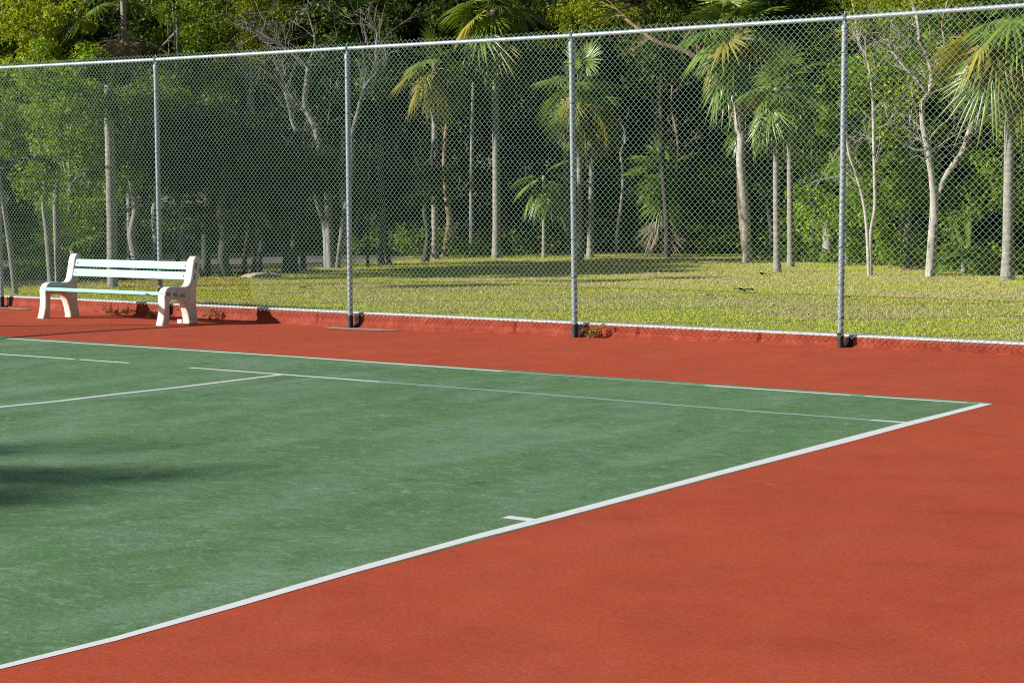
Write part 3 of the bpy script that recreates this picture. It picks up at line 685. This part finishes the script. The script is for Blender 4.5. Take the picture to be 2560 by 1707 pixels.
tt = bare('twin_stemmed_sapling', 'slender pale sapling with two crossing stems left of the white tree', [(tA, 0.034, 0.014), (tB, 0.036, 0.016)], M_LBARK, tA[0], 23, [(tB, 16, 0.5, 0.009, 2, 0.4), (tA, 7, 0.4, 0.007, 2, 0.5)])
me, c = crown_mesh([(-0.2, -0.1, 3.6, 0.6, 0.6, 1.1)], 700, 0.07, 24, 10); link('crown', me, M_LYEL, tt)
sp = [(-17.68, 22.74, 0.10), (-17.65, 22.76, 0.75), (-17.6, 22.8, 1.16), (-17.56, 22.83, 1.71), (-17.57, 22.82, 2.16), (-17.6, 22.8, 2.46), (-17.51, 22.86, 2.76), (-17.54, 22.84, 3.02), (-17.64, 22.77, 3.24)]
bare('crooked_sapling', 'thin crooked white sapling alone in front of the dark wood', [(sp, 0.046, 0.02)], M_LBARK, sp[0], 25, [(sp, 7, 0.4, 0.009, 1, 0.5)])
og = [(-19.83, 19.03, 0.12), (-19.77, 19.08, 0.6), (-19.74, 19.09, 0.94), (-19.79, 19.06, 1.33), (-19.82, 19.04, 1.71), (-19.85, 19.05, 2.5), (-19.7, 19.05, 3.6)]
bare('orange_barked_tree', 'short crooked trunk with orange peeling bark in the shade', [(og, 0.10, 0.03)], M_OBARK, og[0], 26, [(og, 5, 0.6, 0.02, 1, 0.3)])
bare('slim_tree', 'slim pale trunk left of the tallest straight palm', [([(-19.64, 19.75, 0.1), (-19.64, 19.75, 0.88), (-19.62, 19.76, 2.45), (-19.59, 19.79, 4.0)], 0.06, 0.04)], M_GBARK, (-19.64, 19.75, 0.1), 27)
bare('tree_stump', 'short pale broken trunk at the foot of the leafy thicket', [([(-11.11, 20.24, 0.1), (-11.09, 20.25, 0.45), (-11.11, 20.24, 0.95)], 0.13, 0.09)], M_LBARK, (-11.11, 20.24, 0.1), 28)
bare('tree_stump', 'bent grey stump in the gap behind the white tree', [([(-10.88, 24.01, 0.1), (-10.84, 24.03, 0.35), (-10.81, 24.06, 0.9)], 0.11, 0.08)], M_GBARK, (-10.88, 24.01, 0.1), 29)
st = [(-16.77, 23.91, 0.1), (-16.80, 23.91, 0.9), (-16.77, 23.91, 1.66), (-16.78, 23.9, 1.96), (-16.73, 23.94, 2.27), (-16.75, 23.93, 2.8), (-16.9, 23.9, 3.6), (-16.8, 23.9, 4.6)]
bare('knotty_tree', 'knotty pale trunk just behind the low palm', [(st, 0.065, 0.02)], M_OBARK, st[0], 30, [(st, 5, 0.7, 0.02, 2, 0.5)])
lb = [(-13.1, 20.6, 0.1), (-13.2, 20.5, 1.4), (-13.26, 20.44, 2.97), (-13.68, 20.13, 4.04), (-13.93, 19.95, 4.28), (-14.22, 19.74, 4.46), (-14.48, 19.55, 4.55), (-14.73, 19.37, 4.71), (-15.2, 19.2, 5.1)]
bare('leaning_tree', 'leaning trunk with pale orange bark reaching left out of the broad palm crown', [(lb, 0.085, 0.035)], M_OBARK, lb[0], 31, [(lb, 7, 0.7, 0.014, 2, 0.45)])
dk = [(-14.3, 23.0, 0.1), (-14.4, 22.9, 3.0), (-14.65, 22.61, 5.25), (-15.04, 22.33, 5.31), (-15.31, 22.13, 5.41), (-15.58, 21.94, 5.5), (-15.85, 21.74, 5.65), (-16.4, 21.4, 5.8)]
bare('dark_limbed_tree', 'tree with black sprawling limbs above the rail', [(dk, 0.13, 0.05)], M_DBARK, dk[0], 32, [(dk, 22, 1.0, 0.025, 2, 0.45)])
O1 = [(-18.0, 13.09, 0.10), (-18.02, 13.07, 0.86), (-18.13, 12.99, 1.36), (-18.19, 12.95, 1.81), (-18.29, 12.88, 2.13), (-18.35, 12.83, 2.54), (-18.5, 12.73, 2.83), (-18.56, 12.68, 3.24), (-18.66, 12.61, 3.52), (-18.85, 12.47, 3.77)]
O2 = [(-17.87, 13.04, 0.10), (-17.9, 13.01, 1.48), (-17.96, 12.97, 2.05), (-18.09, 12.88, 2.78), (-18.23, 12.78, 3.15), (-18.19, 12.8, 3.71), (-18.19, 12.81, 3.88), (-18.37, 12.67, 4.08), (-18.63, 12.49, 4.32), (-18.96, 12.25, 4.57)]
O3 = [(-17.78, 13.1, 0.10), (-17.71, 13.15, 0.66), (-17.6, 13.23, 1.48), (-17.52, 13.3, 1.97), (-17.53, 13.29, 2.54), (-17.44, 13.35, 2.98), (-17.32, 13.44, 3.51), (-17.15, 13.56, 3.75), (-17.12, 13.58, 3.95), (-17.15, 13.56, 4.15), (-17.12, 13.59, 4.52)]
O4 = [(-18.19, 12.81, 3.88), (-18.07, 12.89, 4.32), (-18.13, 12.85, 4.72), (-18.2, 12.8, 4.96)]
O5 = [(-18.27, 12.75, 2.46), (-18.49, 12.59, 2.5), (-18.72, 12.42, 2.79)]
O6 = [(-17.12, 13.58, 3.95), (-17.06, 13.63, 3.81), (-16.99, 13.68, 4.07), (-17.18, 13.54, 4.6), (-17.57, 13.25, 4.68)]
bare('bare_grey_tree', 'leafless grey tree whose limbs branch into pale twigs above the rail', [(O1, 0.075, 0.025), (O2, 0.08, 0.022), (O3, 0.065, 0.022), (O4, 0.025, 0.01), (O5, 0.022, 0.01), (O6, 0.02, 0.009)], M_GBARK, O2[0], 33,
     [(O1, 18, 0.9, 0.012, 2, 0.35), (O2, 16, 0.8, 0.012, 3, 0.4), (O3, 16, 0.8, 0.011, 2, 0.45), (O4, 7, 0.5, 0.009, 2, 0.1), (O6, 9, 0.5, 0.009, 2, 0.3)])
Hp = [(-15.96, 6.01, 0.10), (-15.95, 6.01, 1.16), (-15.95, 6.01, 2.13), (-15.96, 6.01, 2.84), (-15.95, 6.02, 3.12)]
R1 = [(-18.34, 6.81, 0.10), (-18.37, 6.79, 0.79), (-18.41, 6.77, 1.32), (-18.39, 6.77, 1.84), (-18.42, 6.75, 2.7)]
R2 = [(-18.25, 6.87, 0.10), (-18.25, 6.87, 0.96), (-18.25, 6.87, 1.49), (-18.2, 6.91, 2.19), (-18.15, 6.95, 2.8)]
R3 = [(-15.64, 3.97, 0.10), (-15.69, 3.93, 0.79), (-15.76, 3.88, 1.49), (-15.85, 3.82, 2.09), (-16.1, 3.7, 3.2)]
def with_crown(t, blobs, n, size, mat, seed, per=26):
    me, c = crown_mesh(blobs, n, size, seed, per); link('crown', me, mat, t)
t = bare('tall_grey_tree', 'thick pale grey trunk standing behind the middle of the bench', [(Hp, 0.082, 0.066)], M_PBARK, Hp[0], 34)
with_crown(t, [(0.0, 0.0, 3.15, 0.45, 0.4, 0.35), (0.25, -0.2, 2.75, 0.3, 0.3, 0.25)], 2200, 0.07, M_LDARK, 35, 60)
t = bare('twin_trunk_tree', 'tree with two grey trunks side by side at the left', [(R1, 0.062, 0.045), (R2, 0.062, 0.04)], M_GBARK, R1[0], 36, [(R1, 8, 0.8, 0.015, 2, 0.5)])
with_crown(t, [(0.1, -0.1, 2.7, 1.2, 0.9, 0.9), (0.3, -0.3, 1.6, 0.4, 0.4, 0.5)], 12000, 0.075, M_LBRIGHT, 37)
t = bare('leaning_thin_tree', 'thin leaning trunk at the far left edge', [(R3, 0.042, 0.03)], M_GBARK, R3[0], 38, [(R3, 6, 0.6, 0.01, 2, 0.5)])
with_crown(t, [(-0.5, 0.1, 2.3, 0.5, 0.5, 0.7)], 2500, 0.07, M_LBRIGHT, 39)

# leafy thicket on the right
thk = [('tall leafy thicket shrub behind the white tree', (-8.4, 18.0, 0.12), [(0, 0, 1.4, 1.4, 0.9, 1.3), (0.1, 0, 3.5, 1.5, 0.9, 1.4)], 26000, M_LBRIGHT),
       ('bright rounded shrub at the left end of the thicket', (-10.3, 19.4, 0.12), [(0.0, 0, 1.1, 1.2, 0.8, 1.0), (0.3, 0, 2.7, 1.1, 0.8, 1.2)], 22000, M_LBRIGHT),
       ('darker dense shrub at the right end of the thicket', (-6.2, 18.2, 0.12), [(0, 0, 1.4, 1.4, 0.9, 1.4), (0.2, 0.3, 3.4, 1.4, 0.9, 1.4)], 24000, M_LMID),
       ('yellowing upper thicket tree that tops the rail at the right', (-9.3, 19.6, 0.12), [(0.0, 0, 4.2, 1.3, 0.9, 1.0), (0.6, 0.2, 5.3, 1.6, 0.9, 0.9)], 16000, M_LYEL),
       ('leafy tree behind the right edge palm', (-6.4, 20.3, 0.12), [(0, 0, 4.6, 2.0, 1.1, 1.6), (0.5, 0, 2.0, 1.6, 0.9, 1.6)], 20000, M_LMID),
       ('shrub behind the two slim palms', (-12.1, 21.6, 0.12), [(0, 0, 1.6, 1.3, 0.9, 1.4), (0.4, 0.3, 3.6, 1.4, 1.0, 1.4)], 18000, M_LMID)]
for i, (lab, base, bl, n, mt) in enumerate(thk):
    leafy_tree('thicket_shrub', lab, 'shrub', base, bl[-1][2], 0.07, bl, n, 0.072, mt, M_GBARK, 50+i, 'thicket behind the lawn', per=26)

# sunlit trees at the left and yellow-green ones above the rail
lft = [('sunlit bushy tree filling the left edge', (-19.6, 8.3, 0.12), [(0, 0, 1.6, 1.1, 0.9, 1.2), (-0.3, 0, 3.0, 1.3, 1.1, 1.0)], 17000, M_LBRIGHT, 0.075),
       ('yellowish leafy tree above the rail at the left corner', (-22.0, 9.6, 0.12), [(0, 0, 3.3, 1.3, 1.0, 1.2), (-0.2, 0, 4.7, 1.3, 1.0, 0.7)], 12000, M_LYEL, 0.08),
       ('leafy tree seen behind the dying palm', (-26.0, 16.9, 0.12), [(0, 0, 4.3, 1.8, 1.5, 1.4), (0.4, 0.2, 5.9, 1.8, 1.5, 1.0)], 10000, M_LMID, 0.08),
       ('bright yellow-green tree top rising left of the bare tree', (-24.3, 17.6, 0.12), [(0.2, 0, 5.0, 1.1, 0.9, 0.8), (0.3, 0.2, 5.9, 1.2, 1.0, 0.6)], 7000, M_LYEL, 0.08),
       ('dark leafy tree between the dying palm and the first post', (-19.3, 10.0, 0.12), [(0, 0, 2.2, 1.2, 1.0, 0.9), (0.3, 0.3, 2.9, 0.9, 0.9, 0.5)], 12000, M_LDARK, 0.075),
       ('small-leaved green tree over the thick pale grey trunk', (-17.9, 8.2, 0.12), [(0, 0, 2.1, 1.0, 0.9, 0.9), (0.1, 0, 2.9, 1.0, 1.0, 0.5)], 11000, M_LMID, 0.07),
       ('yellow-green tree between the two tall palms above the rail', (-18.9, 22.5, 0.12), [(0.3, 0, 5.4, 1.3, 1.2, 0.9), (1.4, 0.8, 5.6, 1.2, 1.2, 0.9)], 8000, M_LYEL, 0.085),
       ('olive leafed tree above the rail right of the third post', (-17.6, 24.5, 0.12), [(0.0, 0, 5.6, 1.8, 1.3, 1.0), (1.8, 0.8, 6.0, 1.8, 1.2, 0.9)], 10000, M_LYEL, 0.085)]
for i, (lab, base, bl, n, mt, sz) in enumerate(lft):
    leafy_tree('leafy_tree', lab, 'tree', base, bl[-1][2]-0.3, 0.08, bl, n, sz, mt, M_GBARK, 70+i, 'leafy trees beyond the fence', per=26)

# dark shaded row: every trunk is a tree of its own
row = [(-18.5, 9.65, 0.045, 'thin dark trunk seen just above the bench back'), (-17.44, 9.37, 0.085, 'dark trunk touching the right end of the bench in view'),
       (-16.91, 9.34, 0.105, 'thickest black trunk right of the bench'), (-17.31, 10.18, 0.045, 'thin black trunk second right of the bench'),
       (-17.65, 10.72, 0.040, 'thinnest black trunk of the close trio'), (-17.09, 10.31, 0.055, 'black trunk behind the pale stone'),
       (-17.15, 11.02, 0.075, 'black leaning trunk right of the pale stone'), (-17.24, 11.35, 0.085, 'stout black trunk left of the bare grey tree'),
       (-17.56, 11.96, 0.055, 'black trunk beside the bare grey tree'), (-17.5, 13.68, 0.03, 'slim lit stem right of the second post'),
       (-18.05, 14.74, 0.075, 'paired dark trunk left of the lit grass gap'), (-18.18, 15.14, 0.05, 'slim dark trunk at the edge of the lit grass gap'),
       (-18.26, 16.33, 0.08, 'dark trunk right of the lit grass gap')]
TMPL = []
for i in range(4):
    rng = np.random.default_rng(100+i)
    bl = [(rng.uniform(-.3, .3), rng.uniform(-.3, .3), 3.4, 1.0, 0.95, 0.8), (rng.uniform(-.4, .4), rng.uniform(-.4, .4), 4.4, 1.1, 1.05, 0.7)]
    for _ in range(6): bl.append((rng.uniform(-1.1, 1.1), rng.uniform(-1.1, 1.1), rng.uniform(1.5, 4.6), rng.uniform(.3, .6), rng.uniform(.3, .6), rng.uniform(.3, .8)))
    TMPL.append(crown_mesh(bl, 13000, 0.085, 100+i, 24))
for i, (x, y, hh, lab) in enumerate(((-24.0, 2.0, 3.3, 'unseen low tree added past the left edge for shade, nearest the court'), (-25.2, 3.3, 3.9, 'middle tree of the unseen low row added for shade past the left edge'), (-26.2, 4.9, 4.5, 'farthest tree of the unseen low row added for shade past the left edge'))):
    leafy_tree('leafy_tree', lab, 'tree', (x, y, 0.1), hh-0.8, 0.08, [(0, 0, hh*0.5, 1.1, 1.0, hh*0.46)], 9000, 0.1, M_LMID, M_GBARK, 90+i, 'unseen low trees added for shade', per=20)  # unseen trees added to throw shade on the ground round the trunk row
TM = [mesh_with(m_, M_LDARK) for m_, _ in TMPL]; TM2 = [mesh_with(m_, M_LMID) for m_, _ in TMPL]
for i, (x, y, r, lab) in enumerate(row):
    rng = random.Random(200+i); t = thing('shade_tree', lab, 'tree', (x, y, 0.12), 'shaded trees in front of the gravel track')
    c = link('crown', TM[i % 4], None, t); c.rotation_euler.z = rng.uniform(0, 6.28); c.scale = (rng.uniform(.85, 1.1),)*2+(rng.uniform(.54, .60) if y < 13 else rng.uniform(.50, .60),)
    if i in (5, 6, 7, 8, 9): c.scale = (0.45, 0.45, 0.42); c.location = (-0.5, 0.6, 0.2)
    if i >= 10: c.scale = (0.5, 0.5, 0.40)
    if i in (3, 4): c.location = (-0.6, -0.5, 0)
    m = MB(); lx = 0.35 if i == 6 else rng.uniform(-.2, .2)
    tg = [(rng.uniform(-.8, .8), rng.uniform(-.8, .8), rng.uniform(1.4, 2.8)) for _ in range(9)]
    limbs(m, (0, 0, -0.05), (-lx, rng.uniform(-.2, .2), 2.5), r, tg, rng)
    for _ in range(5): twigs(m, (rng.uniform(-.2, .2), rng.uniform(-.2, .2), rng.uniform(.9, 2.4)), (rng.uniform(-1, 1), rng.uniform(-1, 1), .5), 0.9, 0.014, 2, rng)
    m.build('trunk', M_DBARK, t)
# second and third rows, deeper in the wood
deep = [(-27.8, 13.0), (-29, 16), (-26.5, 19.5), (-24.5, 22.0), (-22.6, 21.2), (-21.2, 20.4), (-20.6, 22.4), (-22.4, 24.5), (-19.6, 24.2), (-25.0, 18.6), (-23.4, 19.6), (-22.3, 18.9), (-32, 9.5), (-34, 7.0), (-33.5, 12.0), (-37, 9), (-36, 4.5), (-30.2, 11.2),
        (-18.6, 26.0), (-16.3, 26.5), (-14.0, 25.5), (-12.2, 25.0), (-10.0, 24.8), (-8.0, 25.0), (-25.5, 26), (-13.6, 22.6), (-15.2, 20.9), (-29.5, 21.5), (-31.5, 17.5), (-5.0, 22.5), (-3.0, 19.5), (-2.5, 16.5)]
for i, (x, y) in enumerate(deep):
    rng = random.Random(300+i); t = thing('wood_tree', 'dark leafy tree deep in the shaded wood behind the nearer trees', 'tree', (x, y, 0.12), 'trees deep in the wood')
    c = link('crown', (TM if i % 3 else TM2)[i % 4], None, t); s = rng.uniform(1.15, 1.45); c.rotation_euler.z = rng.uniform(0, 6.28); c.scale = (s, s, rng.uniform(1.15, 1.4))
    m = MB(); tg = [(rng.uniform(-1, 1), rng.uniform(-1, 1), rng.uniform(2.5, 6)) for _ in range(6)]
    limbs(m, (0, 0, -0.05), (rng.uniform(-.4, .4), rng.uniform(-.3, .3), 4.8), rng.uniform(.05, .11), tg, rng); m.build('trunk', M_GBARK if i % 7 == 3 else M_DBARK, t)

# far wood as one mass: leaves, low growth and stems in depth
rng = np.random.default_rng(7)
cc = []; rr = []
def seg(a, b, n, z0, z1, dx):
    t = rng.random(n)[:, None]; p = np.array(a)*(1-t)+np.array(b)*t+rng.normal(0, dx, (n, 2))
    z = rng.uniform(z0, z1, n); cc.append(np.column_stack([p, z])); rr.append(rng.uniform(0.3, 0.8, n))
seg((-37, 12.5), (-30, 21), 500, 0.3, 7.0, 1.0)
seg((-30, 21), (-22, 27.5), 700, 0.3, 7.5, 1.0)
seg((-22, 27.0), (-4, 27.5), 900, 0.2, 7.5, 0.9)
seg((-20, 26.2), (-9, 25.2), 500, 0.2, 4.5, 0.5)
seg((-4, 27.5), (4, 16), 350, 0.2, 7, 1.0)
seg((-37, 12.5), (-36, 6), 200, 0.3, 7, 1.2)
seg((-31, 8), (-46, 12), 500, 0.4, 9.0, 1.2)  # unseen stretch added up-sun so the wood behind falls in shade
seg((-44, 18), (-27, 34), 1000, 0.5, 10, 1.8)
seg((-27, 34), (-2, 34), 600, 0.5, 10, 1.8)
seg((-56, 26), (-6, 46), 500, 3, 13, 2.0)
v, f, tn = leaves_np(np.concatenate(cc), np.concatenate(rr), 540000, 0.165, rng)
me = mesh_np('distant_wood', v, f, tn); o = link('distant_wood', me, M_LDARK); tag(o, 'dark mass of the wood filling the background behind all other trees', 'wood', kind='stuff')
# undergrowth at the foot of the wood
cc = []; rr = []
seg((-22.5, 5.2), (-20.4, 9.2), 60, 0.15, 0.8, 0.5); rr[-1] *= 0.6
seg((-20.6, 17.8), (-18.8, 23.5), 90, 0.15, 0.7, 0.7); rr[-1] *= 0.5
seg((-18.8, 24.0), (-12.5, 23.6), 110, 0.15, 0.8, 0.6); rr[-1] *= 0.5
seg((-12.5, 21.0), (-6.0, 17.6), 110, 0.13, 0.45, 0.5); rr[-1] *= 0.5
seg((-6.0, 17.6), (-1.0, 15.5), 60, 0.13, 0.5, 0.5); rr[-1] *= 0.5
seg((-18.8, 24.6), (-12.2, 23.0), 130, 0.3, 2.2, 0.45); rr[-1] *= 0.7
seg((-31, 14.5), (-24, 21), 160, 0.15, 1.1, 0.7)
v, f, tn = leaves_np(np.concatenate(cc), np.concatenate(rr), 62000, 0.085, rng, up=0.8); v[:, 2] = np.maximum(v[:, 2], 0.121)
o = link('undergrowth', mesh_np('undergrowth', v, f, tn), M_LMID); tag(o, 'low leafy undergrowth along the foot of the trees', 'undergrowth', kind='stuff')

# ------------------------------------------------------------------ grass
rng = np.random.default_rng(11); n = 1050000
cp = np.array([4.43, -11.83]); ang = R(126)+rng.uniform(-R(29), R(19.5), n); ds = np.sqrt(rng.uniform(15.2**2, 43**2, n))
gx = cp[0]+np.cos(ang)*ds; gy = cp[1]+np.sin(ang)*ds
k = (gy > FY+0.29) & (gx > np.interp(gy, [3, 9, 11.5, 14.5, 17.6, 19.3, 24], [-17, -17.2, -17.9, -18.6, -19.7, -21, -19])+rng.normal(0, 0.35, n)) | ((gx < -24.5+rng.normal(0, .2, n)) & (gy > 16)); gx = gx[k]; gy = gy[k]; n = len(gx)
hgt = rng.uniform(0.010, 0.024, n)*(1+1.5*(rng.random(n)**16)); wd = rng.uniform(0.0035, 0.008, n); a = rng.uniform(0, 2*PI, n)
lx = rng.normal(0, 0.022, n); ly = rng.normal(0, 0.022, n)
b0 = np.column_stack([gx-np.cos(a)*wd, gy-np.sin(a)*wd, np.full(n, 0.112)]); b1 = np.column_stack([gx+np.cos(a)*wd, gy+np.sin(a)*wd, np.full(n, 0.112)])
tp = np.column_stack([gx+lx, gy+ly, 0.115+hgt])
v = np.stack([b0, b1, tp], 1).reshape(-1, 3)
o = link('grass', mesh_np('grass', v, np.arange(n*3).reshape(-1, 3), np.repeat(rng.beta(1.5, 1.7, n), 3)), M_GRASS)
tag(o, 'patchy straw and yellow-green mown grass of the lawn behind the fence', 'grass', kind='stuff')

# ------------------------------------------------------------------ weeds, stone, fallen leaves
def weed(label, x, y, w_, h, n, seed, z=None):
    rng = np.random.default_rng(seed); r2 = random.Random(seed); z = zg(x, min(y, FY)) if z is None else z
    t = thing('weed', label, 'weed', (x, y, z), 'weeds at the foot of the kerb')
    m = MB()
    ends = []
    for i in range(n):
        a = r2.uniform(0, 6.28); e = (w_*math.cos(a)*r2.uniform(.3, 1), w_*0.4*math.sin(a), h*r2.uniform(.3, 1)); ends.append(e)
        m.tube([(0, 0, 0), (e[0]*.4, e[1]*.4, e[2]*.7), e], [0.003, 0.002, 0.001], 4, cap=False)
    m.build('stems', M_WEED, t)
    v, f, tn = leaves_np(np.array(ends), np.full(n, 0.035), n*13, 0.026, rng); v[:, 2] = np.maximum(v[:, 2], 0.002)
    link('leaves', mesh_np('leaves', v, f, tn), M_WEED, t)
weed('wide low yellowish weed against the kerb behind the bench', -12.62, 3.16, 0.24, 0.10, 22, 1)
weed('small dark weed near the bench right leg', -11.92, 3.12, 0.07, 0.10, 8, 2)
weed('upright reddish weed at the kerb right of the bench', -11.02, 3.20, 0.10, 0.14, 12, 3)
weed('dry orange weed growing beside the third post', -5.50, 3.20, 0.11, 0.09, 14, 4)
weed('dry straw weed left beside the third post weed', -5.38, 3.21, 0.05, 0.14, 6, 5)
bm = bmesh.new(); bmesh.ops.create_icosphere(bm, subdivisions=3, radius=1)
r2 = random.Random(5)
for vv in bm.verts:
    q = vv.co; q.x *= 0.30*(1+0.3*math.sin(q.y*3)); q.y *= 0.22; q.z *= 0.075; q += Vector((r2.gauss(0, .008), r2.gauss(0, .008), r2.gauss(0, .006)))
me = bpy.data.meshes.new('stone'); bm.to_mesh(me); bm.free()
o = link('flat_stone', me, M_STONE); o.location = (-16.25, 9.5, 0.13); o.rotation_euler.z = 0.6; tag(o, 'pale flat stone lying at the shaded edge of the lawn', 'stone')
def dead_leaf(label, x, y, s, seed, mat):
    rng = random.Random(seed); v = []; f = []
    for q in range(3):
        a = rng.uniform(0, 6.28); n0 = len(v); cx, cy = rng.uniform(-s, s)*.5, rng.uniform(-s, s)*.3
        pr = [(-1, 0, 0), (-.4, .35, .25), (.3, .4, .35), (1, .05, .15), (.3, -.35, .3), (-.4, -.3, .2)]
        for px, py, pz in pr: v.append((cx+s*(px*math.cos(a)-py*math.sin(a)), cy+s*(px*math.sin(a)+py*math.cos(a)), 0.01+s*pz*rng.uniform(.6, 1.1)))
        f += [(n0, n0+1, n0+5), (n0+1, n0+2, n0+4), (n0+1, n0+4, n0+5), (n0+2, n0+3, n0+4)]
    o = link('dead_leaves', mesh_np('dead_leaves', v, f), mat); o.location = (x, y, 0.13); tag(o, label, 'dead leaf', 'fallen leaves on the lawn')
dead_leaf('small black curled leaf on the lawn left of the second post', -13.0, 7.06, 0.10, 1, M_TAR)
dead_leaf('broad brown leaf heap on the middle of the lawn', -7.15, 9.5, 0.16, 2, M_DEADLEAF)
dead_leaf('small brown leaf nearer the fence on the middle lawn', -7.05, 8.37, 0.07, 3, M_DEADLEAF)
dead_leaf('tan curled leaf beside the fourth post', -5.25, 8.84, 0.09, 4, M_DRY)
dead_leaf('red-brown leaf near the slim palm pair', -9.39, 14.19, 0.12, 5, M_DEADLEAF)
dead_leaf('strip of tan bark left of the leaning pale trunk', -12.95, 18.16, 0.12, 6, M_DRY)

# ------------------------------------------------------------------ tall trees left of the picture that shade the court's near left part
def shade_tree(label, base, h, blobs, n, seed):
    leafy_tree('tall_shade_tree', label, 'tree', base, h, 0.2, blobs, n, 0.12, M_LMID, M_GBARK, seed, per=12)
def sh(gx, gy, L): return (gx-L*math.cos(SUN_AZ), gy-L*math.sin(SUN_AZ), L*math.tan(SUN_EL))
stb = sh(-6.5, -9.5, 23); bl = []
for gx, gy, L, r in ((-4.15, -5.85, 22, .26), (-2.95, -6.05, 23, .33), (-2.60, -6.65, 22, .33), (-2.5, -7.45, 24, .30), (-4.2, -7.2, 23, .4), (-3.1, -6.95, 22, .30), (-3.45, -6.45, 22.5, .22), (-6.2, -8.2, 23, 1.3), (-7.5, -9.8, 23, 1.4), (-5.0, -10.2, 23, 1.1)):
    q = sh(gx, gy, L); bl.append((q[0]-stb[0], q[1]-stb[1], q[2], r, r, r))
shade_tree('tall tree beyond the left edge whose shadow streaks the green court', (stb[0], stb[1], 0), 7.6, bl, 7000, 400)
